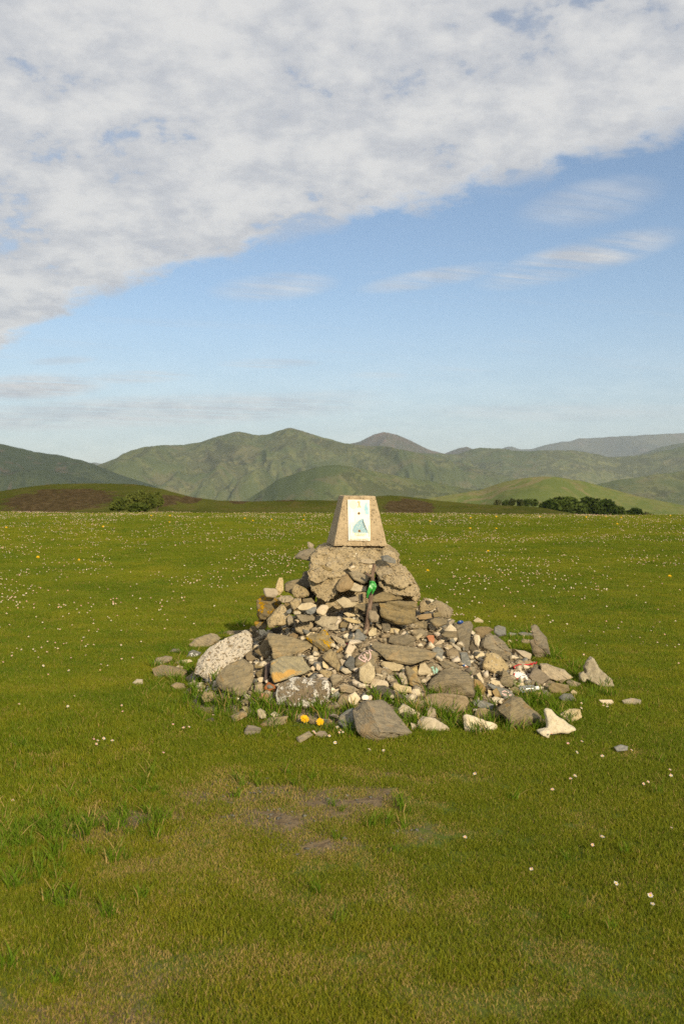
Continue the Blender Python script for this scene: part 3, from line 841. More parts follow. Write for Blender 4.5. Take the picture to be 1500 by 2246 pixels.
    ('rd', 4, [(1215, 950), (1280, 850), (1400, 910), (1390, 1002), (1250, 1005)], dict()),
    ('rd', 4, [(1140, 1100), (1180, 1020), (1290, 1040), (1300, 1100), (1240, 1155)], dict()),
    ('mo', 4, [(1260, 1020), (1380, 1020), (1385, 1100), (1300, 1105)], dict()),
    ('ls', 4, [(1270, 1150), (1380, 1120), (1400, 1200), (1300, 1205)], dict()),
    ('dk', 4, [(560, 1060), (600, 1010), (760, 1110), (740, 1160), (620, 1160)], dict()),
    ('mo', 4, [(860, 1150), (940, 1108), (990, 1130), (990, 1192), (900, 1205)], dict()),
    ('wh', 4, [(750, 1090), (820, 1075), (860, 1110), (800, 1140)], dict()),
    # centre left
    ('rb', 5, [(-150, 400), (30, 175), (85, 240), (85, 360), (125, 500), (-20, 495)], dict(off=.05, recl=.7, bulge=.08, ridge_pts=Z(5, [(-90, 390), (30, 230), (70, 440)]))),
    ('sl', 5, [(35, 180), (62, 130), (300, 165), (735, 265), (745, 330), (560, 437), (370, 455), (130, 510), (84, 360), (84, 240)], dict(off=.06, recl=.75, yaw=.05, bulge=.10, ridge_pts=Z(5, [(110, 180), (700, 285), (545, 400), (370, 395), (120, 440)]))),
    ('yl', 5, [(590, 190), (720, 178), (800, 160), (900, 80), (1050, 250), (1030, 330), (890, 418), (740, 270)], dict(off=.03, bulge=.3, ridge_pts=Z(5, [(830, 190, .9), (930, 330, 1.1), (900, 250, 1)]))),
    ('ys', 5, [(70, 720), (100, 630), (90, 540), (200, 520), (290, 450), (460, 470), (570, 445), (640, 580), (730, 680), (560, 752), (360, 802), (240, 842), (130, 888)], dict(off=.07, recl=.7, bulge=.09, ridge_pts=Z(5, [(120, 560), (540, 480), (690, 660), (400, 760), (140, 800)]))),
    ('li', 5, [(170, 1000), (220, 880), (430, 780), (700, 790), (960, 840), (998, 880), (992, 1020), (940, 1130), (890, 1270), (600, 1275), (350, 1240), (180, 1200)], dict(recl=.35, thick=.9, bulge=.2)),
    ('mo', 5, [(845, 480), (910, 420), (1000, 370), (1060, 420), (1090, 520), (1160, 640), (1100, 702), (980, 615), (890, 545)], dict(off=.02)),
    ('ls', 5, [(855, 560), (880, 545), (1000, 640), (980, 682), (870, 642)], dict()),
    ('pk', 5, [(770, 590), (800, 578), (850, 640), (830, 692), (770, 672)], dict()),
    ('pk', 5, [(690, 640), (730, 610), (770, 640), (740, 702), (700, 682)], dict()),
    ('ls', 5, [(640, 520), (680, 480), (810, 490), (790, 522), (680, 572)], dict()),
    ('mo', 5, [(815, 690), (870, 668), (1000, 690), (1030, 730), (950, 832), (900, 800), (880, 750)], dict()),
    ('pk', 5, [(1000, 680), (1060, 668), (1082, 720), (1040, 762)], dict()),
    ('ls', 5, [(640, 740), (700, 710), (740, 740), (720, 782), (650, 777)], dict()),
    ('pk', 5, [(780, 770), (830, 735), (890, 770), (890, 817), (800, 802)], dict()),
    ('sl', 5, [(985, 800), (1010, 760), (1140, 760), (1170, 830), (1020, 917)], dict(off=.02)),
    ('wh', 5, [(990, 970), (1010, 930), (1060, 960), (1060, 1030), (1000, 1047)], dict()),
    ('ts', 5, [(1110, 910), (1200, 890), (1340, 930), (1420, 990), (1300, 1032), (1130, 1012)], dict()),
    ('ts', 5, [(1060, 1180), (1140, 1040), (1250, 1060), (1260, 1180), (1160, 1275)], dict(off=.01)),
    ('bl', 5, [(990, 1060), (1100, 980), (1130, 1040), (1080, 1130), (1030, 1120)], dict()),
    ('rb', 5, [(930, 1240), (980, 1190), (1080, 1200), (1060, 1270), (960, 1280)], dict()),
    ('ls', 5, [(1240, 1130), (1250, 1060), (1350, 1000), (1440, 1110), (1380, 1200), (1290, 1228)], dict(off=.03)),
    ('ls', 5, [(1130, 680), (1170, 645), (1240, 650), (1310, 720), (1210, 742)], dict()),
    ('pk', 5, [(1190, 430), (1260, 280), (1370, 340), (1290, 472)], dict(off=.02)),
    ('mo', 5, [(980, 160), (1020, 148), (1220, 240), (1200, 280), (1140, 302), (1040, 230)], dict()),
    ('bl', 5, [(1320, 180), (1400, 75), (1480, 130), (1510, 240), (1340, 245)], dict()),
    ('pk', 5, [(1110, 520), (1220, 530), (1235, 560), (1160, 628)], dict()),
    ('bl', 5, [(1190, 610), (1270, 470), (1340, 490), (1355, 660), (1300, 692)], dict(off=.01)),
    ('pk', 5, [(1300, 830), (1330, 810), (1500, 890), (1505, 950), (1400, 952)], dict()),
    ('or', 5, [(1060, 410), (1150, 320), (1185, 370), (1090, 432)], dict()),
    ('mo', 5, [(740, 300), (800, 340), (805, 410), (710, 422)], dict()),
    ('ls', 5, [(1170, 160), (1240, 120), (1290, 160), (1250, 220), (1190, 200)], dict()),
    ('ls', 5, [(620, 160), (690, 110), (760, 110), (740, 150), (640, 175)], dict()),
    ('gs', 5, [(1360, 60), (1400, 20), (1480, 80), (1480, 130), (1400, 110)], dict()),
    # centre and front
    ('gs', 6, [(265, 370), (310, 260), (440, 160), (530, 170), (610, 240), (570, 330), (540, 410), (420, 440), (320, 452), (275, 420)], dict(off=.03, bulge=.12, ridge_pts=Z(6, [(330, 290), (450, 190), (520, 220), (480, 370), (330, 400)]))),
    ('ly', 6, [(315, 430), (480, 340), (560, 430), (562, 570), (490, 610), (480, 682), (400, 688), (330, 632)], dict(off=.06, recl=.4)),
    ('sl', 6, [(510, 120), (540, 60), (600, 80), (850, 100), (980, 150), (1150, 160), (1300, 160), (1500, 215), (1450, 290), (1250, 352), (1100, 412), (900, 385), (720, 322), (620, 230)], dict(off=.08, recl=.6, bulge=.12, ridge_pts=Z(6, [(660, 130), (950, 180), (1400, 235), (1080, 370), (780, 310)]))),
    ('sl', 6, [(760, 60), (780, -40), (900, -60), (1080, -60), (1170, 10), (1130, 102), (1020, 138), (880, 95)], dict(off=.03)),
    ('ls', 6, [(635, 390), (680, 340), (850, 360), (1000, 410), (930, 492), (820, 495), (680, 435)], dict()),
    ('rb', 6, [(565, 440), (700, 438), (820, 490), (800, 542), (640, 572), (570, 535)], dict()),
    ('mo', 6, [(905, 540), (980, 490), (1020, 500), (1060, 650), (1050, 702), (970, 692)], dict()),
    ('gs', 6, [(1005, 425), (1050, 405), (1110, 480), (1250, 640), (1240, 712), (1170, 742), (1070, 692), (1040, 560)], dict(off=.03)),
    ('pk', 6, [(480, 705), (510, 600), (640, 610), (740, 640), (767, 690), (760, 732), (560, 735), (490, 752)], dict()),
    ('ly', 6, [(810, 720), (840, 670), (950, 690), (1110, 730), (1100, 812), (990, 832), (870, 795)], dict(off=.02)),
    ('dk', 6, [(500, 780), (590, 700), (700, 710), (850, 800), (990, 870), (980, 905), (720, 905), (560, 845)], dict()),
    ('bl', 6, [(990, 870), (1080, 825), (1190, 890), (1050, 925)], dict()),
    ('pk', 6, [(210, 640), (230, 610), (420, 700), (400, 752), (330, 752), (230, 692)], dict()),
    ('sl', 6, [(420, 760), (460, 700), (490, 790), (450, 810)], dict()),
    ('rb', 6, [(755, 650), (820, 540), (900, 640), (880, 690), (770, 690)], dict()),
    ('wh', 6, [(355, 880), (390, 845), (450, 845), (475, 880), (460, 922), (370, 922)], dict(off=.05)),
    ('gs', 6, [(230, 1080), (330, 930), (470, 910), (640, 890), (720, 910), (900, 1130), (1135, 1400), (1110, 1465), (1000, 1490), (820, 1480), (700, 1580), (560, 1620), (440, 1480), (310, 1400)], dict(recl=.75, thick=.5, bulge=.40, yaw=.25, ridge_pts=Z(6, [(440, 930, .8), (545, 1180, 1.1), (640, 1400, 1.2), (690, 930, .1), (1090, 1400, .1)]))),
    ('bl', 6, [(10, 1270), (30, 1150), (160, 1050), (250, 1040), (270, 1130), (330, 1390), (200, 1430), (100, 1390)], dict(recl=.7, thick=.7)),
    ('ls', 6, [(900, 1060), (970, 970), (1040, 1000), (1240, 1130), (1200, 1180), (920, 1140)], dict()),
    ('ls', 7, [(-40, 1040), (50, 950), (120, 985), (240, 985), (445, 1160), (410, 1235), (280, 1235), (100, 1250), (0, 1200)], dict(recl=.5)),
    ('mo', 6, [(1330, 1030), (1390, 1008), (1480, 1060), (1475, 1190), (1330, 1190)], dict()),
    ('ts', 6, [(1025, 950), (1080, 920), (1400, 930), (1430, 980), (1400, 1032), (1150, 1055)], dict()),
    ('ls', 6, [(1185, 520), (1220, 380), (1300, 350), (1400, 470), (1400, 547), (1220, 562)], dict(off=.02)),
    ('sl', 6, [(1320, 380), (1400, 348), (1500, 430), (1505, 520), (1420, 565), (1380, 470)], dict(off=.01)),
    ('ts', 6, [(1100, 450), (1190, 400), (1210, 520), (1170, 560), (1120, 530)], dict()),
    ('mo', 6, [(1290, 600), (1370, 560), (1400, 600), (1350, 660), (1300, 650)], dict()),
    ('ls', 6, [(1120, 760), (1220, 750), (1250, 850), (1190, 870), (1130, 820)], dict()),
    # right of the centre
    ('sl', 7, [(105, 540), (200, 400), (370, 250), (560, 240), (740, 320), (812, 450), (805, 685), (600, 645), (400, 605), (230, 615), (130, 575)], dict(off=.06, recl=.8, bulge=.42, ridge_pts=Z(7, [(385, 410, .9), (560, 470, 1.2), (790, 450, .9), (140, 555, .2), (790, 620, .5)]))),
    ('rb', 7, [(45, 690), (100, 640), (300, 615), (500, 630), (720, 680), (742, 770), (700, 870), (450, 910), (290, 910), (200, 800)], dict(recl=.5)),
    ('or', 7, [(805, 400), (900, 430), (990, 540), (960, 652), (820, 612)], dict()),
    ('ls', 7, [(840, 340), (900, 300), (970, 470), (930, 490)], dict()),
    ('ls', 7, [(1010, 560), (1070, 580), (1090, 650), (1030, 660)], dict()),
    ('ls', 7, [(1040, 450), (1100, 410), (1190, 430), (1230, 502), (1120, 505)], dict()),
    ('sl', 7, [(1190, 480), (1240, 230), (1330, 300), (1410, 470), (1380, 525), (1290, 525)], dict(off=.05)),
    ('bl', 7, [(1010, 480), (1070, 530), (1180, 530), (1300, 560), (1415, 650), (1270, 695), (1150, 625)], dict()),
    ('or', 7, [(1080, 590), (1150, 535), (1200, 600), (1220, 662), (1130, 682)], dict(off=.02)),
    ('bl', 7, [(770, 745), (850, 700), (1100, 790), (1090, 870), (980, 870), (810, 800)], dict()),
    ('ls', 7, [(1070, 690), (1120, 665), (1280, 700), (1170, 770), (1100, 750)], dict()),
    ('ls', 7, [(655, 960), (700, 938), (760, 950), (880, 1030), (1140, 1070), (1168, 1110), (1150, 1230), (900, 1250), (780, 1270), (680, 1230), (665, 1100)], dict(recl=.4, thick=.7)),
    ('sl', 7, [(815, 920), (870, 838), (960, 838), (1100, 880), (1250, 940), (1180, 1032), (1080, 1075), (930, 1052), (820, 965)], dict(off=.04)),
    ('gs', 8, [(50, 1110), (130, 1010), (230, 945), (330, 960), (440, 1050), (580, 1190), (565, 1290), (400, 1380), (230, 1390), (170, 1250)], dict(recl=.6, thick=.9, bulge=.42, ridge_pts=Z(8, [(235, 1000, .8), (190, 1240, 1.2), (390, 1210, 1.0), (560, 1200, .6)]))),
    ('dk', 7, [(680, 270), (740, 230), (800, 330), (780, 350)], dict()),
    ('gs', 7, [(740, 230), (830, 220), (830, 300), (780, 350)], dict()),
    # far right edge
    ('bl', 8, [(10, 140), (70, 120), (150, 140), (160, 230), (60, 252), (10, 190)], dict(d=6.95)),
    ('rb', 8, [(430, 290), (500, 270), (530, 340), (600, 310), (685, 480), (620, 515), (530, 535), (490, 505)], dict(recl=.2, off=.03)),
    ('gs', 8, [(440, 120), (500, 95), (530, 120), (640, 280), (685, 440), (682, 480), (590, 360), (500, 345)], dict(d=7.42, recl=.15, thick=.45, yaw=.5)),
    ('sl', 8, [(330, 300), (360, 268), (440, 300), (430, 365), (380, 345)], dict()),
    ('ts', 8, [(540, 560), (640, 553), (850, 640), (950, 730), (800, 795), (680, 760), (560, 640)], dict(recl=.9)),
    ('rb', 8, [(410, 735), (480, 598), (560, 640), (680, 745), (580, 835), (450, 805)], dict(bulge=.35)),
    ('sl', 8, [(650, 850), (680, 788), (740, 818), (880, 818), (902, 892), (830, 925), (680, 905)], dict()),
    ('sl', 8, [(860, 780), (900, 753), (1040, 800), (1000, 855), (930, 875)], dict()),
    ('ls', 8, [(910, 900), (940, 870), (990, 900), (987, 965), (950, 975)], dict()),
    ('bl', 8, [(770, 965), (830, 918), (920, 918), (1000, 1010), (940, 1060), (850, 1050)], dict()),
    ('sl', 8, [(180, 870), (260, 828), (330, 860), (345, 925), (240, 918)], dict()),
    ('ls', 8, [(250, 800), (350, 790), (385, 830), (300, 855)], dict()),
    ('gs', 8, [(380, 905), (480, 895), (570, 905), (560, 945), (420, 955)], dict()),
    ('dk', 8, [(560, 1215), (620, 1215), (625, 1310), (570, 1310)], dict()),
    ('bl', 8, [(150, 230), (200, 195), (290, 210), (270, 262), (160, 255)], dict()),
    ('bl', 8, [(290, 205), (350, 190), (480, 210), (480, 272), (380, 265)], dict()),
    ('ls', 8, [(160, 295), (200, 283), (240, 320), (200, 345)], dict()),
    ('rb', 8, [(330, 560), (400, 530), (490, 560), (470, 620), (370, 610)], dict()),
    ('mo', 8, [(180, 570), (240, 550), (290, 590), (230, 615)], dict()),
]
S += [
    ('pk', 2, [(280, 510), (300, 455), (355, 450), (370, 485)], dict(onto=.008, thick=1)), ('ls', 2, [(578, 470), (600, 436), (650, 436), (668, 475), (640, 510), (590, 500)], dict(onto=.015, thick=1)),
    ('sl', 1, [(1125, 430), (1200, 450), (1350, 520), (1270, 550), (1190, 510)], dict(onto=.004, thick=1)), ('mo', 2, [(460, 360), (560, 330), (705, 330), (700, 420), (560, 430), (430, 400)], dict(onto=.012, thick=.8)),
    ('gs', 2, [(860, 120), (960, 140), (1090, 250), (1100, 300), (960, 260)], dict(onto=.0, thick=.8)), ('wh', 2, [(365, 255), (385, 240), (395, 265), (380, 280)], dict(onto=.004)), ('wh', 2, [(338, 300), (355, 285), (370, 300), (352, 315)], dict(onto=.004)),
    ('mo', 2, [(700, 560), (820, 470), (960, 470), (1000, 560), (940, 690), (780, 700)], dict(onto=.01, thick=.7)), ('mo', 1, [(1230, 420), (1290, 380), (1340, 420), (1330, 480), (1250, 470)], dict(onto=.01)),
]
S += [('dk', 0, [(672, 1292), (690, 1286), (694, 1316), (676, 1318)], dict(d=6.66)), ('sl', 0, [(622, 1316), (650, 1312), (664, 1330), (650, 1348), (624, 1346)], dict(d=6.62)),
      ('dk', 0, [(650, 1312), (690, 1308), (694, 1334), (656, 1338)], dict(d=6.64))]
core_bvh = BVHTree.FromPolygons(all_bvh[-1][0], all_bvh[-1][1])
named = {}
for i, (mk, reg, pts, kw) in enumerate(S):
    named[i] = adopt(make_stone('stone', Z(reg, pts), mk, **kw))


owners = []


def find_stone(px, py):
    h_ = big_tree.ray_cast(Vector((0, 0, CAM_Z)), ray(px, py))
    return (owners[h_[2]], h_) if h_[0] else None


# --- smaller stones that fill the gaps and cover the far side (shared meshes)
proto = []
for k in range(14):
    rr = random.Random(900 + k)
    bm = hull([Vector((rr.gauss(0, 1), rr.gauss(0, .8), rr.gauss(0, .55))).normalized() * rr.uniform(.75, 1.1) * 1.0 for _ in range(9)])
    for v_ in bm.verts: v_.co = Vector((v_.co.x, v_.co.y * rr.uniform(.6, .9), v_.co.z * rr.uniform(.45, .8)))
    bmesh.ops.bevel(bm, geom=bm.edges[:], offset=.025, segments=1, profile=.5, affect='EDGES', clamp_overlap=True)
    bmesh.ops.triangulate(bm, faces=bm.faces[:])
    refine(bm, .55, 2); roughen(bm, .045, 1.7, 0, k)
    sharp_by_angle(bm, R(30))
    me = bpy.data.meshes.new('stone'); bm.to_mesh(me); bm.free()
    proto.append(me)
mats_fill = ['ls', 'ls', 'pk', 'sl', 'gs', 'bl', 'mo', 'ts', 'rb', 'ly', 'pk', 'sl']
pm = {}


def filled(k, mk):
    if (k, mk) not in pm:
        m_ = proto[k].copy(); m_.materials.append(M[mk]); pm[(k, mk)] = m_
    return pm[(k, mk)]


cnt = 300 - len(S) - 2
for i in range(cnt):
    back = i % 3 == 0
    for _ in range(60):
        th = rng.uniform(0, 2 * math.pi); r_ = 1.42 * math.sqrt(rng.uniform(.08, 1))
        x, y = HC[0] + r_ * math.cos(th), HC[1] + r_ * math.sin(th)
        if (y > HC[1] + .15) == back: break
    s_ = rng.uniform(.07, .15) if back else rng.uniform(.028, .055)
    o = bpy.data.objects.new('stone', filled(rng.randrange(14), rng.choice(mats_fill))); COL.objects.link(o)
    o.scale = (s_, s_ * rng.uniform(.8, 1.1), s_ * rng.uniform(.8, 1.1))
    o.location = (x, y, float(heap_only(x, y)) + s_ * .25)
    o.rotation_euler = (rng.uniform(-.5, .5), rng.uniform(-.5, .5), rng.uniform(0, 6.28))
    adopt(o)

# --- grit and pebbles too small to pick apart
pv, pf, pmi = [], [], []
simple = []
for k in range(6):
    rr = random.Random(40 + k)
    bm = hull([Vector((rr.gauss(0, 1), rr.gauss(0, 1), rr.gauss(0, .7))).normalized() for _ in range(9)])
    bm.verts.ensure_lookup_table(); bm.verts.index_update()
    simple.append((np.array([v_.co[:] for v_ in bm.verts]), [[v_.index for v_ in f.verts] for f in bm.faces])); bm.free()
base = 0
for i in range(3600):
    th = rng.uniform(0, 2 * math.pi); r_ = 1.20 * math.sqrt(rng.uniform(.04, 1))
    x, y = HC[0] + r_ * math.cos(th), HC[1] + r_ * math.sin(th)
    s_ = .008 + .036 * rng.random() ** 2.4
    vs, fs = simple[rng.randrange(6)]
    rot = np.array(Matrix.Rotation(rng.uniform(0, 6), 3, 'Z') @ Matrix.Rotation(rng.uniform(-1, 1), 3, 'X'))
    q = (vs * np.array([1, rng.uniform(.6, 1), rng.uniform(.5, .9)])) @ rot.T * s_ + np.array([x, y, float(heap_only(x, y)) - .010 + s_ * .4])
    pv.append(q); pf += [[k + base for k in f] for f in fs]; mi = rng.choice([0, 0, 0, 1, 4, 4, 2, 2, 3]); pmi += [mi] * len(fs)
    base += len(vs)
me = np_mesh('grit', np.concatenate(pv), np.array(pf), smooth=False)
for k in ('ls', 'pk', 'sl', 'bl', 'mo'): me.materials.append(M[k])
me.polygons.foreach_set('material_index', np.array(pmi, np.int32))
adopt(tag(link('grit', me), kind='stuff'))

# --- loose stones lying in the turf round the cairn
LOOSE = [
    ('ls', 0, [(290, 1498), (300, 1489), (313, 1490), (315, 1500), (302, 1505)], 'small cream stone lying alone in short turf left of the cairn', {}),
    ('rb', 9, [(95, 352), (130, 310), (190, 295), (240, 300), (230, 325), (190, 345), (120, 368)], 'flat brown stone half sunk in grass left of the white-crusted slab', {}),
    ('gs', 9, [(215, 268), (240, 250), (280, 250), (292, 268), (250, 280)], 'small grey stone in grass behind the flat brown stone', {}),
    ('ls', 9, [(245, 342), (280, 325), (350, 318), (372, 332), (300, 355), (250, 362)], 'cream stone in grass just below the grey slate with white scribble', {}),
    ('ls', 9, [(240, 382), (275, 355), (310, 365), (300, 392), (255, 397)], 'chunky cream stone in grass, middle of a row by the white-crusted slab', {}),
    ('ls', 9, [(175, 422), (210, 400), (260, 395), (262, 414), (190, 434)], 'flat cream stone at the outer end of the row in grass', {}),
    ('sl', 9, [(125, 442), (150, 420), (182, 430), (160, 452)], 'small olive slate chip touching the outer cream stone of the row', {}),
    ('rb', 9, [(225, 492), (260, 470), (310, 480), (327, 512), (270, 525)], 'brown rounded stone sunk in long grass below the white-crusted slab', {}),
    ('mo', 4, [(285, 1100), (320, 1010), (470, 1000), (500, 1040), (440, 1150), (330, 1160)], 'speckled mortar lump alone in grass by the large flat grey slate', {}),
    ('dk', 9, [(435, 718), (500, 700), (517, 720), (480, 742), (445, 738)], 'small dark slate chip in the grass with a daisy beside it', {}),
    ('gs', 9, [(610, 692), (690, 655), (725, 660), (732, 692), (640, 735)], 'tilted grey slate piece in long grass in front of the lichened boulder', {}),
    ('ls', 9, [(790, 652), (815, 640), (850, 660), (852, 705), (820, 710), (795, 685)], 'upright cream pebble in grass behind the smooth tan stone', {}),
    ('ls', 9, [(875, 682), (905, 660), (947, 685), (900, 700)], 'pointed pale stone just behind the smooth tan stone', {}),
    ('ts', 9, [(810, 748), (870, 700), (940, 695), (1002, 690), (960, 745), (900, 775), (830, 770)], 'smooth tan stone lying in grass left of the big dandelions', {}),
    ('gs', 9, [(705, 792), (730, 750), (770, 752), (822, 770), (812, 805), (760, 820), (710, 815)], 'layered grey slate lump in grass in front of the smooth tan stone', {}),
    ('gs', 9, [(1050, 832), (1135, 788), (1157, 815), (1065, 872)], 'flat grey slate shard in turf in front of the big dandelions', {}),
    ('rb', 9, [(1165, 808), (1200, 785), (1240, 790), (1267, 822), (1230, 840), (1180, 825)], 'low brown stone in turf beside the flat grey slate shard', {}),
    ('ly', 8, [(780, 1165), (900, 1090), (950, 1110), (1030, 1100), (1052, 1190), (930, 1275), (850, 1230)], 'knobbly yellow ochre stone in grass behind the white bone', {}),
    ('ls', 8, [(1070, 945), (1160, 930), (1172, 970), (1070, 975)], 'small flat buff stone in turf between the cairn and the grey bone', {}),
    ('pk', 8, [(1240, 990), (1400, 988), (1425, 1020), (1400, 1065), (1290, 1045)], 'flat pinkish stone in turf just below the weathered grey bone', {}),
    ('gs', 0, [(1363, 1536), (1383, 1531), (1405, 1535), (1404, 1545), (1370, 1548)], 'outermost flat grey stone sunk in turf right of the pinkish one', {}),
    ('bl', 0, [(1344, 1638), (1360, 1632), (1377, 1637), (1375, 1646), (1352, 1649)], 'lone blue grey slate flake lying flat on open turf', {}),
    ('ls', 0, [(1037, 1361), (1046, 1354), (1060, 1362), (1059, 1369), (1044, 1368)], 'small buff stone in grass behind the right shoulder of the cairn', {}),
]
for mk, reg, pts, lab, kw in LOOSE:
    kw = dict(dict(recl=.9, thick=.7, off=.045), **kw)
    tag(make_stone('loose_stone', Z(reg, pts), mk, **kw), lab, 'stone', 'loose stones in the turf round the cairn')

big_tree = None


def build_scene_bvh():
    global big_tree
    V_, P_ = [], []
    owners.clear()
    for vs, ps, o in all_bvh:
        b0 = len(V_); V_ += vs; P_ += [tuple(k + b0 for k in p) for p in ps]; owners.extend([o] * len(ps))
    big_tree = BVHTree.FromPolygons(V_, P_)


build_scene_bvh()


def touch(px, py, lift=0.0):
    d_ = ray(px, py)
    h_ = big_tree.ray_cast(Vector((0, 0, CAM_Z)), d_)
    y = hit(px, py)
    if h_[0] and h_[0].y < y + .25: p, n_ = h_[0], h_[1]
    else: p, n_ = at(px, py, y), Vector((0, 0, 1))
    if n_.dot(d_) > 0: n_ = -n_
    return p + n_ * lift, n_


def tube(path, rad, seg=8, jit=0.0, seed=0):
    bm = bmesh.new(); rr = random.Random(seed); rings = []
    rads = rad if isinstance(rad, (list, tuple)) else [rad] * len(path)
    for i, p in enumerate(path):
        d_ = (path[min(i + 1, len(path) - 1)] - path[max(i - 1, 0)]).normalized()
        a_ = d_.orthogonal().normalized() if i == 0 else (a_ - d_ * a_.dot(d_)).normalized()
        b_ = d_.cross(a_)
        rings.append([bm.verts.new(p + (a_ * math.cos(t_) + b_ * math.sin(t_)) * rads[i] * (1 + rr.uniform(-jit, jit))) for t_ in [2 * math.pi * k / seg for k in range(seg)]])
    for r0, r1 in zip(rings, rings[1:]):
        for k in range(seg): bm.faces.new((r0[k], r0[(k + 1) % seg], r1[(k + 1) % seg], r1[k]))
    bm.faces.new(rings[0][::-1]); bm.faces.new(rings[-1])
    bmesh.ops.recalc_face_normals(bm, faces=bm.faces[:])
    for f in bm.faces: f.smooth = True
    return bm


def smooth_path(pts, n=8):
    out = []
    for i in range(len(pts) - 1):
        p0, p1, p2, p3 = pts[max(i - 1, 0)], pts[i], pts[i + 1], pts[min(i + 2, len(pts) - 1)]
        for k in range(n):
            t_ = k / n
            out.append(.5 * ((2 * p1) + (p2 - p0) * t_ + (2 * p0 - 5 * p1 + 4 * p2 - p3) * t_ ** 2 + (3 * p1 - p0 - 3 * p2 + p3) * t_ ** 3))
    return out + [pts[-1]]


# --- chalk and paint marks on stones
chalk_pink = plain('chalk_pink', (.62, .44, .40), .95, .1)
chalk_white = plain('chalk_white', (.62, .62, .60), .95, .1)
paint_mint = plain('paint_mint', (.28, .47, .38), .7, .3)


def scribble(strokes, reg, mat, wid, name='chalk_mark'):
    bm = bmesh.new(); owner = None
    st0 = Z(reg, strokes[0])[0]; f_ = find_stone(*st0[:2]); owner = f_[0] if f_ else None
    for stq in strokes:
        pts = Z(reg, stq); dense = []
        for a_, b_ in zip(pts, pts[1:]):
            n_ = max(2, int(math.hypot(a_[0] - b_[0], a_[1] - b_[1]) / 1.5))
            dense += [(a_[0] + (b_[0] - a_[0]) * k / n_, a_[1] + (b_[1] - a_[1]) * k / n_) for k in range(n_)]
        dense.append(pts[-1]); w_ = []
        for q in dense: p, n_ = touch(*q, lift=.0022); w_.append((p, n_))
        prev = None
        for i, (p, n_) in enumerate(w_):
            d_ = (w_[min(i + 1, len(w_) - 1)][0] - w_[max(i - 1, 0)][0])
            s_ = d_.cross(n_).normalized() * wid * .5 if d_.length > 1e-6 else Vector((wid * .5, 0, 0))
            cur = (bm.verts.new(p + s_), bm.verts.new(p - s_))
            if prev: bm.faces.new((prev[0], prev[1], cur[1], cur[0]))
            prev = cur
    me = bpy.data.meshes.new(name); bm.to_mesh(me); bm.free(); me.materials.append(mat)
    o = bpy.data.objects.new(name, me); COL.objects.link(o)
    if owner is None or owner.name == 'earth_bed': owner = named[0]
    if owner is not None:
        bpy.context.view_layer.update()
        o.parent = owner; o.matrix_parent_inverse = owner.matrix_world.inverted()
    return o


scribble([[(440, 165), (520, 188)], [(450, 190), (390, 205), (345, 260), (318, 298), (370, 335), (425, 358)], [(470, 185), (495, 235), (492, 300), (450, 345)],
          [(365, 255), (385, 285), (375, 300)], [(400, 240), (415, 270), (395, 305), (440, 295)], [(425, 215), (465, 228)], [(410, 335), (450, 310)]], 6, chalk_pink, .0065)
scribble([[(120, 440), (160, 425), (140, 470)], [(170, 440), (200, 480)], [(200, 445), (230, 440), (215, 465), (180, 470)]], 4, chalk_white, .005)
scribble([[(1225, 600), (1270, 580), (1330, 610)], [(1230, 620), (1300, 640)], [(1250, 640), (1300, 655)], [(1330, 650), (1370, 640)]], 7, chalk_pink, .006)
scribble([[(1420, 470), (1460, 500)], [(1430, 450), (1450, 530)], [(1475, 440), (1480, 520)], [(1490, 460), (1495, 500)], [(1400, 440), (1440, 430)]], 6, paint_mint, .009, 'paint_mark')

# ------------------------------------------------------------------ the concrete marker block with its plaque
mk_root = tag(empty('summit_marker'), 'tapered tan concrete marker block with a white plaque, on top of the cairn', 'marker')
yawm = R(9)
zb, zt = .958, 1.296
mk_root.location = (.098, 6.85, zb); mk_root.rotation_euler = (0, R(.8), yawm)
wb, wt, db, dt = .184, .110, .178, .108
hz = zt - zb
bm = bmesh.new()
q0 = [bm.verts.new((sx * wb, sy * db, 0)) for sx, sy in ((-1, -1), (1, -1), (1, 1), (-1, 1))]
q1 = [bm.verts.new((sx * wt, sy * dt, hz)) for sx, sy in ((-1, -1), (1, -1), (1, 1), (-1, 1))]
bm.faces.new(q0[::-1]); bm.faces.new(q1)
for k in range(4): bm.faces.new((q0[k], q0[(k + 1) % 4], q1[(k + 1) % 4], q1[k]))
bmesh.ops.bevel(bm, geom=bm.edges[:], offset=.008, segments=2, profile=.6, affect='EDGES', clamp_overlap=True)
bmesh.ops.triangulate(bm, faces=bm.faces[:])
refine(bm, .014, 6)
roughen(bm, .0016, 40, 0, 3); roughen(bm, .003, 6, 0, 9)
sharp_by_angle(bm, R(50))
block = link('block', bm, M['co'], mk_root)
register(block); all_bvh.pop()
# plaque lies on the sloping front face
lean = math.atan2(db - dt, hz)
pl_mat, t, b = new_mat('plaque_enamel')
tcn = t.nodes.new('ShaderNodeTexCoord')
ky = X(t, t.nodes.new('ShaderNodeSeparateXYZ').outputs[2])
t.links.new(tcn.outputs['Object'], ky.k.node.inputs[0])
n1 = tnoise(t, tcn.outputs['Object'], 90, 4, .7); n2 = tnoise(t, tcn.outputs['Object'], 12, 4, .6)
cc = mixc(t, n2.smooth(.45, .7) * .6, (.78, .74, .64), (.70, .62, .47))
cc = mixc(t, (n1 + (ky * -2.2)).smooth(.80, .92) * .7, cc, (.40, .27, .11))
setc(t, b, cc); b.inputs['Roughness'].default_value = .5
plq = empty('tmp'); bpy.data.objects.remove(plq)
bm = bmesh.new(); bmesh.ops.create_cube(bm, size=1)
for v_ in bm.verts: v_.co = Vector((v_.co.x * .150, v_.co.y * .006, v_.co.z * .280))
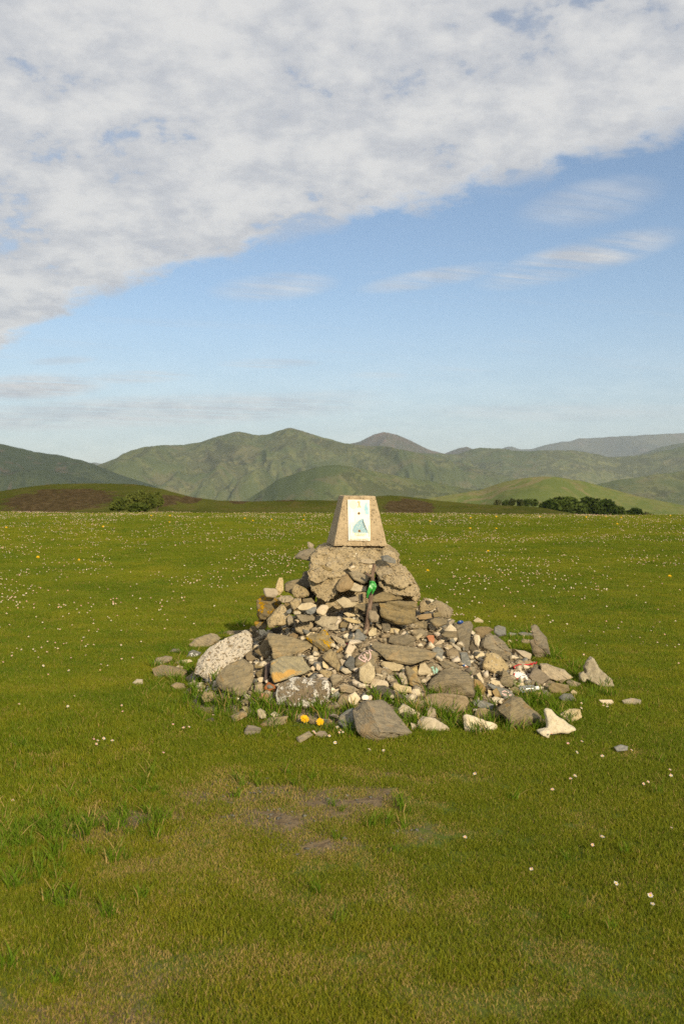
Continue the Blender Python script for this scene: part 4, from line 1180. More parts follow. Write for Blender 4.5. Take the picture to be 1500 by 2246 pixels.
bmesh.ops.bevel(bm, geom=bm.edges[:], offset=.0015, segments=2, affect='EDGES')
plaque = link('plaque', bm, pl_mat, mk_root)
plaque['label'] = 'weathered white plaque with faded blue pictures'
PC = Vector((0, -(db + dt) / 2 - .0072, hz * .515)); PC.x = -.010
plaque.location = PC; plaque.rotation_euler = (-lean, R(.2), 0)


def flat(name, pts, mat, y=-.0041, parent=plaque):
    """polygon printed on the plaque, points as fractions of its width and height"""
    bm = bmesh.new()
    vs = [bm.verts.new(((p[0] - .5) * .150, y, (.5 - p[1]) * .280)) for p in pts]
    f = bm.faces.new(vs); bmesh.ops.triangulate(bm, faces=[f])
    bmesh.ops.recalc_face_normals(bm, faces=bm.faces[:])
    return link(name, bm, mat, parent)


def print_mat(name, c1, c2, paper, thr, sc=90):
    m, t, b = new_mat(name); tcn = t.nodes.new('ShaderNodeTexCoord')
    n_ = tnoise(t, tcn.outputs['Object'], sc, 4, .75)
    c = mixc(t, n_.smooth(.35, .65), c1, c2)
    c = mixc(t, tnoise(t, tcn.outputs['Object'], sc * 1.3, 3, .7).smooth(thr, thr + .05), c, paper)
    setc(t, b, c); b.inputs['Roughness'].default_value = .5
    return m


paper = (.74, .70, .60)
p_pale = print_mat('print_pale_blue', (.45, .61, .68), (.56, .67, .70), paper, .60)
p_blue = print_mat('print_blue', (.20, .42, .52), (.36, .54, .60), paper, .66)
p_hill = print_mat('print_hill', (.17, .33, .40), (.27, .42, .46), (.66, .64, .52), .58, 130)
p_tan = print_mat('print_tan', (.52, .40, .20), (.58, .47, .28), paper, .62)
p_text = print_mat('print_text', (.36, .24, .09), (.45, .32, .14), paper, .50, 260)
p_disc = print_mat('print_disc', (.70, .61, .46), (.73, .65, .50), paper, .60)
# faded shapes: disc, ribbon loop, two standing figures, hillside, worn lines of lettering
flat('print_disc', [(.26 + .17 * math.cos(a_), .12 + .10 * math.sin(a_)) for a_ in np.linspace(0, 2 * math.pi, 20, endpoint=False)], p_disc)
flat('print_ribbon', [(.42, .06), (.46, .03), (.54, .03), (.57, .07), (.55, .12), (.61, .185), (.55, .20), (.515, .155), (.48, .20), (.43, .185), (.495, .125), (.51, .07), (.48, .055), (.46, .08)], p_tan, -.0047)
flat('print_figure', [(.10, .28), (.16, .23), (.22, .25), (.24, .30), (.31, .32), (.31, .46), (.29, .50), (.31, .56), (.08, .57), (.05, .46), (.09, .36)], p_pale)
flat('print_figure', [(.74, .20), (.78, .12), (.82, .10), (.83, .06), (.88, .05), (.90, .10), (.87, .14), (.93, .19), (.95, .34), (.90, .36), (.80, .36), (.78, .27), (.74, .24)], p_blue)
flat('print_hill', [(.18, .81), (.20, .72), (.26, .64), (.38, .56), (.52, .51), (.60, .47), (.66, .46), (.72, .49), (.70, .54), (.65, .58), (.68, .66), (.78, .73), (.92, .81)], p_hill)
for x0, x1, y0 in ((.30, .80, .825), (.28, .82, .85), (.34, .72, .875), (.05, .92, .955), (.06, .90, .975)):
    flat('print_line', [(x0, y0), (x1, y0), (x1, y0 + .015), (x0, y0 + .015)], p_text)
flat('print_line', [(.06, .60), (.085, .60), (.085, .86), (.06, .86)], p_text)
flat('print_line', [(.93, .62), (.955, .62), (.955, .90), (.93, .90)], p_text)
m_screw = plain('screw_rust', (.07, .045, .03), .6)
m_rust = plain('rust_ring', (.36, .22, .08), .9)
for fx, fy in ((.50, .335), (.505, .765)):
    bm = bmesh.new(); bmesh.ops.create_cone(bm, cap_ends=True, segments=14, radius1=.0062, radius2=.0045, depth=.005)
    s_ = link('screw', bm, m_screw, plaque); s_.location = ((fx - .5) * .15, -.0062, (.5 - fy) * .28); s_.rotation_euler = (math.pi / 2, 0, 0)
    flat('rust_ring', [(fx + .062 * math.cos(a_), fy + .033 * math.sin(a_)) for a_ in np.linspace(0, 2 * math.pi, 14, endpoint=False)], m_rust, -.0051)

# ------------------------------------------------------------------ stick with a green ribbon
m_bark, t, b = new_mat('stick_bark')
tcn = t.nodes.new('ShaderNodeTexCoord')
mp = t.nodes.new('ShaderNodeMapping'); mp.inputs['Scale'].default_value = (40, 40, 9); t.links.new(tcn.outputs['Object'], mp.inputs[0])
n_ = tnoise(t, mp.outputs[0], 1.6, 5, .7)
setc(t, b, mixc(t, n_.smooth(.35, .7), (.10, .065, .045), (.27, .19, .135)))
bump(t, b, n_, .8, .01)
st_bot = at(802, 1392, touch(802, 1390)[0].y - .01)
st_top = at(821, 1238, 6.335)
stick = tag(empty('walking_stick', st_bot), 'thin forked brown stick leaning upright against the mortared core of the cairn', 'stick')
rr = random.Random(5)
pp = [st_bot.lerp(st_top, k / 7) + Vector((rr.uniform(-.004, .004), 0, 0)) for k in range(8)]
sh = link('shaft', tube([p - st_bot for p in smooth_path(pp, 4)], [.0165 - .0045 * i / 28 for i in range(29)], 10, .10, 2), m_bark, stick)
fk = st_bot.lerp(st_top, .84)
f1 = at(803, 1258, 6.33)
link('fork', tube([p - st_bot for p in smooth_path([fk, fk.lerp(f1, .5) + Vector((0, -.006, -.006)), f1], 4)], [.012, .011, .011, .010, .010, .009, .009, .009, .0085], 8, .12, 4), m_bark, stick)
link('knot', tube([p - st_bot for p in [st_bot.lerp(st_top, .60), st_bot.lerp(st_top, .62), st_bot.lerp(st_top, .64)]], [.014, .0185, .014], 9, .12, 6), m_bark, stick)
m_rib, t, b = new_mat('ribbon_green')
setc(t, b, (.035, .30, .045)); b.inputs['Roughness'].default_value = .38; b.inputs['Specular IOR Level'].default_value = .5


def strip(path, widths, nrm):
    bm = bmesh.new(); prev = None
    for i, p in enumerate(path):
        d_ = (path[min(i + 1, len(path) - 1)] - path[max(i - 1, 0)]).normalized()
        s_ = d_.cross(nrm[i] if isinstance(nrm, list) else nrm).normalized() * widths[i] * .5
        cur = (bm.verts.new(p + s_), bm.verts.new(p + Vector((0, -.003 * math.sin(i * 1.3), 0))), bm.verts.new(p - s_))
        if prev:
            bm.faces.new((prev[0], prev[1], cur[1], cur[0])); bm.faces.new((prev[1], prev[2], cur[2], cur[1]))
        prev = cur
    for f in bm.faces: f.smooth = True
    return bm


rib = tag(empty('green_ribbon', at(815, 1276, 6.30)), 'bright green ribbon knotted round the leaning stick', 'ribbon')
ro = rib.location.copy()
rk = st_bot.lerp(st_top, .725)
axs = (st_top - st_bot).normalized()
wrap = []
for k in range(15):
    a_ = 2 * math.pi * k / 14
    e1 = axs.orthogonal().normalized(); e2 = axs.cross(e1)
    wrap.append(rk + (e1 * math.cos(a_) + e2 * math.sin(a_)) * .0185 - ro)
link('wrap', strip(wrap, [.032] * 15, [(p - (rk - ro)).normalized() for p in wrap]), m_rib, rib)
kp = at(817, 1277, 6.285)
bm = hull([Vector((rr.gauss(0, 1), rr.gauss(0, .8), rr.gauss(0, 1))).normalized() * .012 for _ in range(24)])
for f in bm.faces: f.smooth = True
kn = link('knot', bm, m_rib, rib); kn.location = kp - ro; kn.scale = (1.1, .8, .9)
nn = Vector((0, -1, .1))
link('tail', strip([p - ro for p in smooth_path([at(817, 1278, 6.275), at(813, 1289, 6.265), at(808, 1300, 6.27), at(805.5, 1312, 6.29)], 5)], [.010, .015, .019, .022, .024, .025, .025, .024, .023, .021, .019, .016, .013, .010, .007, .003], nn), m_rib, rib)
link('tail', strip([p - ro for p in smooth_path([at(821, 1278, 6.275), at(822, 1286, 6.265), at(819, 1295, 6.27), at(816.5, 1303, 6.28)], 5)], [.010, .013, .016, .018, .020, .021, .021, .020, .019, .018, .016, .014, .012, .010, .007, .003], nn), m_rib, rib)

# ------------------------------------------------------------------ bones, shell with red cord, bottle, painted pebbles, red tube
def gy_(px, py): return hit(px, py)


d1 = gy_(1215, 1612) - .06
bone1 = fused('bone', [
    (Z(8, [(615, 1125), (640, 1098), (700, 1110), (745, 1165), (715, 1290), (640, 1260)]), d1 + .05, d1 + .10, .5),
    (Z(8, [(640, 1240), (720, 1150), (800, 1230), (985, 1350), (900, 1385), (760, 1390), (650, 1400)]), d1 + .02, d1 + .075, .5),
    (Z(8, [(535, 1372), (610, 1345), (690, 1360), (665, 1462), (640, 1445), (560, 1405)]), d1 - .03, d1 + .03, .3)], M['bo'], .0055, .006, 22, 3, 4)
tag(bone1, 'bleached white forked bone lying in grass in front of the cairn', 'bone')
d2 = gy_(1325, 1508) - .05
bone2 = fused('bone', [
    (Z(8, [(1120, 540), (1160, 490), (1195, 520), (1290, 680), (1200, 740), (1110, 720), (1090, 620)]), d2 + .07, d2 + .14, .35),
    (Z(8, [(1110, 690), (1230, 620), (1310, 690), (1410, 760), (1428, 830), (1412, 892), (1350, 900), (1290, 850), (1130, 765)]), d2 + .02, d2 + .10, .35),
    (Z(8, [(1028, 690), (1070, 662), (1120, 720), (1085, 792), (1036, 772)]), d2 + .03, d2 + .08, .2),
    (Z(8, [(1078, 600), (1110, 540), (1150, 560), (1130, 650), (1085, 640)]), d2 + .09, d2 + .13, .2)], M['bg'], .0055, .009, 20, 2, 8)
tag(bone2, 'weathered grey knobbly bone propped on turf at the side of the cairn', 'bone')

# scallop shell
sc_p, _ = touch(1141, 1489); sc_p = at(1141, 1489, sc_p.y - .03)
shell = tag(empty('scallop_shell', sc_p), 'white scallop shell with dark writing lying among the stones, tied to red cord', 'shell')
bm = bmesh.new(); ctr = bm.verts.new((-.044, 0, -.004)); rings = []
for j in range(1, 7):
    row = []
    for k in range(29):
        a_ = R(-82 + 164 * k / 28); rad = .092 * j / 6 * (1 + .03 * math.cos(k * math.pi)) * (.86 + .14 * math.cos(a_ * 1.1))
        zz = .016 * math.sin(math.pi * min(1, j / 6 * .9)) + .0024 * math.cos(k * math.pi) * j / 6
        row.append(bm.verts.new((-.044 + rad * math.cos(a_), -zz, rad * math.sin(a_) * .72)))
    rings.append(row)
for k in range(28): bm.faces.new((ctr, rings[0][k], rings[0][k + 1]))
for r0, r1 in zip(rings, rings[1:]):
    for k in range(28): bm.faces.new((r0[k], r1[k], r1[k + 1], r0[k + 1]))
bmesh.ops.recalc_face_normals(bm, faces=bm.faces[:])
for f in bm.faces: f.smooth = True
m_shell = plain('shell_white', (.80, .74, .66), .45)
vsh = link('valve', bm, m_shell, shell); vsh.rotation_euler = (R(-38), R(-8), R(8))
so = vsh.modifiers.new('thick', 'SOLIDIFY'); so.thickness = .0025
m_ink = plain('ink_grey', (.22, .22, .24), .8)
for (a0, b0, a1, b1) in ((.012, .016, .024, .010), (.020, -.004, .032, -.008), (.006, -.012, .016, -.018), (-.004, .012, .004, .006), (.022, .012, .030, .004)):
    bm = bmesh.new(); q = [Vector((a0, -.0225, b0)), Vector((a1, -.0225, b1))]
    s_ = Vector((b1 - b0, 0, -(a1 - a0))).normalized() * .0018
    bm.faces.new([bm.verts.new(k) for k in (q[0] + s_, q[1] + s_, q[1] - s_, q[0] - s_)])
    link('ink_stroke', bm, m_ink, vsh)
m_red = plain('cord_red', (.46, .018, .025), .7)
cp = []
for q in [(300, 715), (262, 712), (250, 700), (275, 655), (262, 625), (250, 603), (300, 580), (345, 572), (352, 556), (362, 575), (430, 577), (450, 562), (458, 580), (480, 555), (500, 568), (515, 545)]:
    z8 = Z(8, [q])[0]; p, n_ = touch(*z8); p = at(z8[0], z8[1], p.y - .045); cp.append(p)
cp[0] = sc_p + Vector((-.02, -.022, .008)); cp[1] = sc_p + Vector((-.045, -.02, .004))
for i in range(2, len(cp)):       # keep the cord from jumping in depth
    if abs(cp[i].y - cp[i - 1].y) > .12: cp[i] = at(*Z(8, [[(300, 715), (262, 712), (250, 700), (275, 655), (262, 625), (250, 603), (300, 580), (345, 572), (352, 556), (362, 575), (430, 577), (450, 562), (458, 580), (480, 555), (500, 568), (515, 545)][i]])[0], cp[i - 1].y + .05)
cord = link('cord', tube(smooth_path(cp, 5), .0042, 6, .15, 3), m_red)
tag(cord, 'crinkled red cord trailing over stones from the white shell', 'cord')

# glass bottle lying on its side
bp, _ = touch(1160, 1519); bp = at(1157.5, 1511, bp.y - .035)
bottle = tag(empty('glass_bottle', bp), 'small clear glass bottle with white cap lying on its side among the stones', 'bottle')


def lathe(prof, seg=20):
    bm = bmesh.new(); rings = []
    for x_, r_ in prof: rings.append([bm.verts.new((x_, r_ * math.cos(2 * math.pi * k / seg), r_ * math.sin(2 * math.pi * k / seg))) for k in range(seg)])
    for r0, r1 in zip(rings, rings[1:]):
        for k in range(seg): bm.faces.new((r0[k], r1[k], r1[(k + 1) % seg], r0[(k + 1) % seg]))
    bm.faces.new(rings[0]); bm.faces.new(rings[-1][::-1])
    bmesh.ops.recalc_face_normals(bm, faces=bm.faces[:])
    for f in bm.faces: f.smooth = len(f.verts) < 6
    return bm


m_glass, t, b = new_mat('bottle_glass')
b.inputs['Transmission Weight'].default_value = .85; b.inputs['Roughness'].default_value = .08; b.inputs['Base Color'].default_value = (.9, .92, .9, 1); b.inputs['Specular IOR Level'].default_value = .5
link('bottle_body', lathe([(-.052, .012), (-.052, .0205), (-.049, .0225), (.030, .0225), (.038, .019), (.043, .010), (.047, .0095)]), m_glass, bottle)
m_cap = plain('cap_white', (.78, .77, .74), .4)
link('cap', lathe([(.044, .010), (.044, .0125), (.066, .0125), (.068, .011)]), m_cap, bottle)
m_foil, t, b = new_mat('bottle_label'); setc(t, b, (.62, .62, .60)); b.inputs['Metallic'].default_value = .7; b.inputs['Roughness'].default_value = .28
bm = bmesh.new(); prev = None
for k in range(13):
    a_ = R(-70 + 105 * k / 12); cur = [bm.verts.new((x_, -.0229 * math.cos(a_), .0229 * math.sin(a_))) for x_ in (-.020, .026)]
    if prev: bm.faces.new((prev[0], prev[1], cur[1], cur[0])).smooth = True
    prev = cur
link('bottle_label', bm, m_foil, bottle)
bottle.rotation_euler = (.3, R(-4), R(6))

# painted pebbles
def pebble(name, px, py, w_, h_, mat, lab, cat, rot=0.0):
    p, n_ = touch(px, py)
    k = p.y / FPX
    bm = bmesh.new(); bmesh.ops.create_icosphere(bm, subdivisions=3, radius=1)
    roughen(bm, .06, 1.3, 0, int(px))
    for v_ in bm.verts: v_.co = Vector((v_.co.x * w_ * k / 2, v_.co.y * w_ * k * .4, v_.co.z * h_ * k / 2))
    for f in bm.faces: f.smooth = True
    o = link(name, bm, mat); o.location = at(px, py, p.y - .012); o.rotation_euler = (-.3, rot, 0)
    return tag(o, lab, cat)


def gloss(name, f):
    m, t, b = new_mat(name); tcn = t.nodes.new('ShaderNodeTexCoord'); s_ = t.nodes.new('ShaderNodeSeparateXYZ'); t.links.new(tcn.outputs['Object'], s_.inputs[0])
    setc(t, b, f(t, X(t, s_.outputs[0]), X(t, s_.outputs[2]), tcn.outputs['Object'])); b.inputs['Roughness'].default_value = .35; b.inputs['Specular IOR Level'].default_value = .5
    return m


def f_blue(t, x, z, V_): return mixc(t, ((x * x) + (z - .006) * (z - .006)).smooth(.000012, .000006), (.012, .055, .24), (.55, .62, .7))
def f_tri(t, x, z, V_):
    c = mixc(t, (x + z * .4).smooth(-.010, -.006), (.02, .13, .45), (.62, .56, .50))
    return mixc(t, (x * 1.0 - z * 1.2).smooth(.003, .008), c, (.62, .30, .20))
def f_yel(t, x, z, V_): return mixc(t, tnoise(t, V_, 90, 2).smooth(.48, .58), (.30, .30, .27), (.42, .36, .07))


pebble('painted_pebble', 1009, 1365, 14, 8, gloss('pebble_blue', f_blue), 'glossy deep blue painted pebble resting on a slate at the cairn shoulder', 'pebble', -.2)
pebble('painted_pebble', 1020, 1460.5, 16, 7, gloss('pebble_tri', f_tri), 'oval pebble painted blue, white and salmon among the stones', 'pebble', .35)
pebble('painted_pebble', 934, 1405, 15, 7, gloss('pebble_yellow', f_yel), 'flat grey pebble with yellow paint beside the red brick chip', 'pebble', .15)
p0, _ = touch(752, 1417); p1, _ = touch(773, 1410)
a0 = at(750, 1418, p0.y - .015); a1 = at(774, 1410, p0.y - .010)
m_tube = plain('tube_red', (.28, .012, .03), .35)
lt = link('plastic_lighter', tube([a0 - a0, (a1 - a0) * .04, (a1 - a0) * .08, (a1 - a0) * .7, (a1 - a0) * .72, (a1 - a0)], [.004, .0085, .0095, .0095, .0075, .007], 12), m_tube)
lt.location = a0
tag(lt, 'thin dark red plastic tube lying wedged between pale pebbles', 'tube')

# ------------------------------------------------------------------ grass
def cam_uv(x, y, z=0.0):
    """photo pixel of a ground point (used to know what lies in view)"""
    c, s_ = math.cos(PITCH), math.sin(PITCH)
    dz_ = z - CAM_Z
    f_ = y * c - dz_ * s_; up = y * s_ + dz_ * c
    return 750 + FPX * x / f_, 1123 - FPX * up / f_


def blade_patch(name, n, rad, hmin, hmax, wid, splay, seed, bend=.5, segs=2, dry=0.0):
    rr = np.random.default_rng(seed)
    r_ = rad * np.sqrt(rr.random(n)); th = rr.random(n) * 2 * math.pi
    bx, by = r_ * np.cos(th), r_ * np.sin(th)
    h = hmin + (hmax - hmin) * rr.random(n) ** 1.4
    dr = rr.random(n) * 2 * math.pi; tilt = splay * (.25 + .75 * rr.random(n))
    lx, ly = np.cos(dr), np.sin(dr)
    fa = rr.random(n) * 2 * math.pi; sx, sy = np.cos(fa), np.sin(fa)
    w_ = wid * (.7 + .6 * rr.random(n))
    V_, Fc = [], []
    lev = [0, .5, 1] if segs == 2 else [0, .35, .7, 1]
    per = 2 * (len(lev) - 1) + 1
    co = np.zeros((n, per, 3))
    for i, l in enumerate(lev):
        out = tilt * h * (l * (1 - bend) + bend * l * l)
        zz = h * l * np.sqrt(np.clip(1 - (tilt * (.5 + .5 * l * bend)) ** 2 * .6, .15, 1))
        cx, cy = bx + lx * out, by + ly * out
        ww = w_ * (1 - .35 * l) * .5
        if i < len(lev) - 1:
            co[:, 2 * i] = np.stack([cx - sx * ww, cy - sy * ww, zz], -1); co[:, 2 * i + 1] = np.stack([cx + sx * ww, cy + sy * ww, zz], -1)
        else: co[:, 2 * i] = np.stack([cx, cy, zz], -1)
    tris = []
    for i in range(len(lev) - 2): tris += [[2 * i, 2 * i + 1, 2 * i + 3], [2 * i, 2 * i + 3, 2 * i + 2]]
    k = 2 * (len(lev) - 2); tris.append([k, k + 1, k + 2])
    fc = (np.array(tris)[None] + (np.arange(n) * per)[:, None, None]).reshape(-1, 3)
    co[:, 0:2, 2] -= .012
    me = np_mesh(name, co.reshape(-1, 3), fc)
    a1_ = me.attributes.new('rnd', 'FLOAT', 'POINT')
    rv = rr.random(n)
    if dry: rv = np.where(rr.random(n) < dry, .93 + .07 * rv, rv * .9)
    a1_.data.foreach_set('value', np.repeat(rv, per).astype(np.float32))
    a2_ = me.attributes.new('tip', 'FLOAT', 'POINT')
    tv = np.zeros((n, per)); 
    for i, l in enumerate(lev):
        tv[:, 2 * i] = l
        if i < len(lev) - 1: tv[:, 2 * i + 1] = l
    a2_.data.foreach_set('value', tv.ravel().astype(np.float32))
    return me


def grass_mat(name, tall=False):
    m = bpy.data.materials.new(name); m.use_nodes = True; t = m.node_tree; t.nodes.clear()
    g = t.nodes.new('ShaderNodeNewGeometry'); V_ = g.outputs['Position']
    def attr(k):
        n_ = t.nodes.new('ShaderNodeAttribute'); n_.attribute_name = k; return X(t, n_.outputs['Fac'])
    rnd, tip = attr('rnd'), attr('tip')
    n1 = tnoise(t, V_, .55, 4, .6, .3); n2 = tnoise(t, V_, 2.6, 5, .65); n3 = tnoise(t, V_, .22, 3, .5)
    if tall: c = mixc(t, rnd, (.085, .165, .009), (.145, .225, .014))
    else:
        c = mixc(t, n1.smooth(.35, .65), (.096, .166, .008), (.180, .220, .012))
        c = mixc(t, (n2 * .7 + rnd * .3).smooth(.46, .66) * .62, c, (.315, .278, .022))
        c = mixc(t, n3.smooth(.45, .60) * .55, c, (.098, .162, .008))
        spy = t.nodes.new('ShaderNodeSeparateXYZ'); t.links.new(V_, spy.inputs[0])
        trod = (X(t, spy.outputs[1]) + (n1 - .5) * 4.0 + (n2 - .5) * 3.0).smooth(5.8, 3.6)      # drier turf where visitors stand
        c = mixc(t, trod * .26, c, (.290, .245, .022))
        c = mixc(t, rnd.smooth(0, .35, .5, 0), c, (.072, .112, .007))
    c = mixc(t, rnd.smooth(.915, .93), c, (.40, .29, .10))
    c = mixc(t, tip.smooth(.55, 1.0) * .18, c, (.34, .32, .05))
    d_ = t.nodes.new('ShaderNodeBsdfDiffuse'); tr = t.nodes.new('ShaderNodeBsdfTranslucent'); gl = t.nodes.new('ShaderNodeBsdfGlossy')
    gl.inputs['Roughness'].default_value = .45; gl.inputs['Color'].default_value = (.5, .5, .42, 1)
    t.links.new(c, d_.inputs[0]); t.links.new(c, tr.inputs[0])
    m1 = t.nodes.new('ShaderNodeMixShader'); m1.inputs[0].default_value = .30
    t.links.new(d_.outputs[0], m1.inputs[1]); t.links.new(tr.outputs[0], m1.inputs[2])
    m2 = t.nodes.new('ShaderNodeMixShader'); m2.inputs[0].default_value = .012
    t.links.new(m1.outputs[0], m2.inputs[1]); t.links.new(gl.outputs[0], m2.inputs[2])
    o_ = t.nodes.new('ShaderNodeOutputMaterial'); t.links.new(m2.outputs[0], o_.inputs[0])
    return m


m_grass = grass_mat('turf_blades'); m_tall = grass_mat('long_blades', True)


def scatter(name, protos, mat, pts, label, cat):
    """pts: array of x, y, z, angle, scale, variant ; blades instanced as one uncountable mass"""
    lib = bpy.data.collections.new(name + '_blades')
    for i, me in enumerate(protos):
        me.materials.append(mat)
        lib.objects.link(bpy.data.objects.new('%s_%02d' % (name, i), me))
    pts = np.asarray(pts, np.float32)
    me = bpy.data.meshes.new(name); me.vertices.add(len(pts)); me.vertices.foreach_set('co', pts[:, :3].ravel())
    for k, nm, ty in ((3, 'ang', 'FLOAT'), (4, 'siz', 'FLOAT')):
        a_ = me.attributes.new(nm, ty, 'POINT'); a_.data.foreach_set('value', np.ascontiguousarray(pts[:, k]))
    a_ = me.attributes.new('var', 'INT', 'POINT'); a_.data.foreach_set('value', pts[:, 5].astype(np.int32))
    o = link(name, me)
    ng = bpy.data.node_groups.new(name, 'GeometryNodeTree')
    ng.interface.new_socket('Geometry', in_out='INPUT', socket_type='NodeSocketGeometry')
    ng.interface.new_socket('Geometry', in_out='OUTPUT', socket_type='NodeSocketGeometry')
    gi = ng.nodes.new('NodeGroupInput'); go = ng.nodes.new('NodeGroupOutput')
    ci = ng.nodes.new('GeometryNodeCollectionInfo'); ci.inputs['Collection'].default_value = lib
    ci.inputs['Separate Children'].default_value = True; ci.inputs['Reset Children'].default_value = True
    ip = ng.nodes.new('GeometryNodeInstanceOnPoints'); ip.inputs['Pick Instance'].default_value = True
    def na(nm, ty):
        n_ = ng.nodes.new('GeometryNodeInputNamedAttribute'); n_.data_type = ty; n_.inputs['Name'].default_value = nm; return n_.outputs[0]
    cb = ng.nodes.new('ShaderNodeCombineXYZ'); ng.links.new(na('ang', 'FLOAT'), cb.inputs[2])
    e2r = ng.nodes.new('FunctionNodeEulerToRotation'); ng.links.new(cb.outputs[0], e2r.inputs[0])
    ng.links.new(gi.outputs[0], ip.inputs['Points']); ng.links.new(ci.outputs[0], ip.inputs['Instance'])
    ng.links.new(na('var', 'INT'), ip.inputs['Instance Index']); ng.links.new(e2r.outputs[0], ip.inputs['Rotation'])
    ng.links.new(na('siz', 'FLOAT'), ip.inputs['Scale'])
    ng.links.new(ip.outputs[0], go.inputs[0])
    md = o.modifiers.new('scatter', 'NODES'); md.node_group = ng
    return tag(o, label, cat, kind='stuff')


PROT = [blade_patch('turf', 620, .11, .008, .030, .0027, .95, 100 + i, .6, 2, .045) for i in range(6)]
PROT += [blade_patch('turf', 420, .11, .006, .022, .0026, 1.2, 120 + i, .6, 2, .42) for i in range(2)]
pts = []
for y0, y1, step in ((1.2, 9.0, .080), (9.0, 16.0, .105), (16, 36, .15)):
    ys = np.arange(y0, y1, step)
    hw = .52 * y1 + 2.0
    xs = np.arange(-hw, hw, step)
    XX, YY = np.meshgrid(xs, ys)
    XX = XX + (nrng.random(XX.shape) - .5) * step * 1.1; YY = YY + (nrng.random(YY.shape) - .5) * step * 1.1
    ok = np.abs(XX) < .52 * YY + 2.0
    XX, YY = XX[ok], YY[ok]
    rH = np.hypot(XX - HC[0], YY - HC[1])
    thn = np.arctan2(YY - HC[1], XX - HC[0])
    lim = 1.25 + .10 * np.sin(thn * 5 + 1) + .08 * np.sin(thn * 9)
    keep = (rH > lim) | ((rH > 1.0) & (nrng.random(XX.shape) < .12))
    wear = dry_mask(XX, YY) + .85 * fbm(XX * 4.5, YY * 4.5, 77, 3)
    u_ = nrng.random(XX.shape)
    keep &= ~((wear > .64) & (u_ < .74))
    XX, YY, wear = XX[keep], YY[keep], wear[keep]
    zz = ground_z(XX, YY)
    var = nrng.integers(0, 6, XX.shape)
    isdry = (wear + .25 * (nrng.random(XX.shape) - .5) > .27) | ((fbm(XX * 1.6, YY * 1.6, 55, 4) > .36) & (YY < 9) & (nrng.random(XX.shape) < .6))
    var = np.where(isdry, nrng.integers(6, 8, XX.shape), var)
    lng = fbm(XX * .9, YY * .9, 61, 3)
    sc_ = 0.82 + .45 * nrng.random(XX.shape) + .45 * np.clip(lng, -.4, .6)
    # taller turf in the added shading hollow to the left and hugging the stones
    sc_ = sc_ + .55 * np.exp(-(((XX + 1.45) / .55) ** 2 + ((YY - 4.4) / .8) ** 2)) + .45 * np.exp(-((np.hypot(XX - HC[0], YY - HC[1]) - 1.4) / .22) ** 2)
    sc_ = sc_ * (.74 + .26 * sstep(3.5, 6.0, YY))
    sc_ = np.where(YY > 16, sc_ * 1.35, np.where(YY > 9, sc_ * 1.1, sc_))
    pts.append(np.stack([XX, YY, zz, nrng.random(XX.shape) * 6.28, np.clip(sc_, .5, 2.2), var], -1))
scatter('grass', PROT, m_grass, np.concatenate(pts), 'short grazed green and yellowish turf covering the plateau', 'grass')

TALL = [blade_patch('long_grass', 26, .030, .05, .125, .0046, .95, 200 + i, .75, 3, .05) for i in range(5)]
tp = []
rr = random.Random(21)


def tuft(px, py, s_=1.0, n=3, spread=.05):
    y = hit(px, py); d_ = ray(px, py)
    for _ in range(n):
        x2, y2 = d_.x * y + rr.gauss(0, spread), y + rr.gauss(0, spread)
        tp.append((x2, y2, max(float(ground_z(x2, y2)), float(heap_only(x2, y2)) - .01), rr.uniform(0, 6.28), s_ * rr.uniform(.75, 1.2), rr.randrange(5)))


for a_ in [(400, 1480), (420, 1500), (445, 1505), (465, 1490), (380, 1500), (470, 1520), (500, 1545), (520, 1550), (545, 1560), (560, 1545), (585, 1560), (440, 1540), (410, 1530), (600, 1575), (620, 1560), (560, 1580),
           (640, 1560), (690, 1556), (710, 1560), (725, 1555), (735, 1570), (850, 1545), (868, 1550), (878, 1560), (900, 1565), (890, 1580), (905, 1595), (960, 1560), (985, 1565), (1000, 1570), (1010, 1560), (1025, 1560), (940, 1545), (1045, 1545),
           (1085, 1590), (1100, 1600), (1130, 1605), (1160, 1545), (1180, 1550), (1200, 1555), (1220, 1560), (1175, 1530), (1190, 1540), (1150, 1530), (1110, 1400), (1125, 1410), (1140, 1415), (1130, 1395), (1150, 1390), (1120, 1430), (1140, 1430),
           (1210, 1440), (1225, 1445), (1240, 1450), (1270, 1480), (1260, 1465), (1290, 1510), (1320, 1530), (1345, 1525), (560, 1385), (545, 1375), (500, 1395), (380, 1460), (350, 1470), (400, 1440), (480, 1560), (1020, 1600), (780, 1610), (900, 1610), (760, 1600), (820, 1622), (1060, 1610), (1240, 1590), (1190, 1600)]:
    tuft(a_[0], a_[1], 1.0, 3)
for a_ in [(1005, 1520), (875, 1500), (1125, 1545), (870, 1530), (1040, 1520), (960, 1535)]: tuft(a_[0], a_[1], 1.15, 1, .015)
for a_ in [(90, 1820), (60, 1790), (140, 1840), (110, 1780), (40, 1850), (180, 1760), (230, 1720), (290, 1720), (310, 1740), (560, 1720), (580, 1712), (30, 1620), (45, 1640), (320, 1960), (330, 1975), (350, 1980), (200, 2030), (210, 2060), (90, 2000), (30, 1700), (130, 1900), (60, 1930), (180, 1880), (830, 1880), (840, 1900), (20, 1880), (240, 1800)]:
    tuft(a_[0], a_[1], .72, 3, .07)
for _ in range(150):          # rank unmown grass to the left, thickened so its own shade imitates a shadow
    y2 = rr.gauss(4.0, .55); x2 = -.343 * y2 + rr.gauss(.02, .22)
    tp.append((x2, y2, float(ground_z(x2, y2)), rr.uniform(0, 6.28), rr.uniform(.5, .95), rr.randrange(5)))
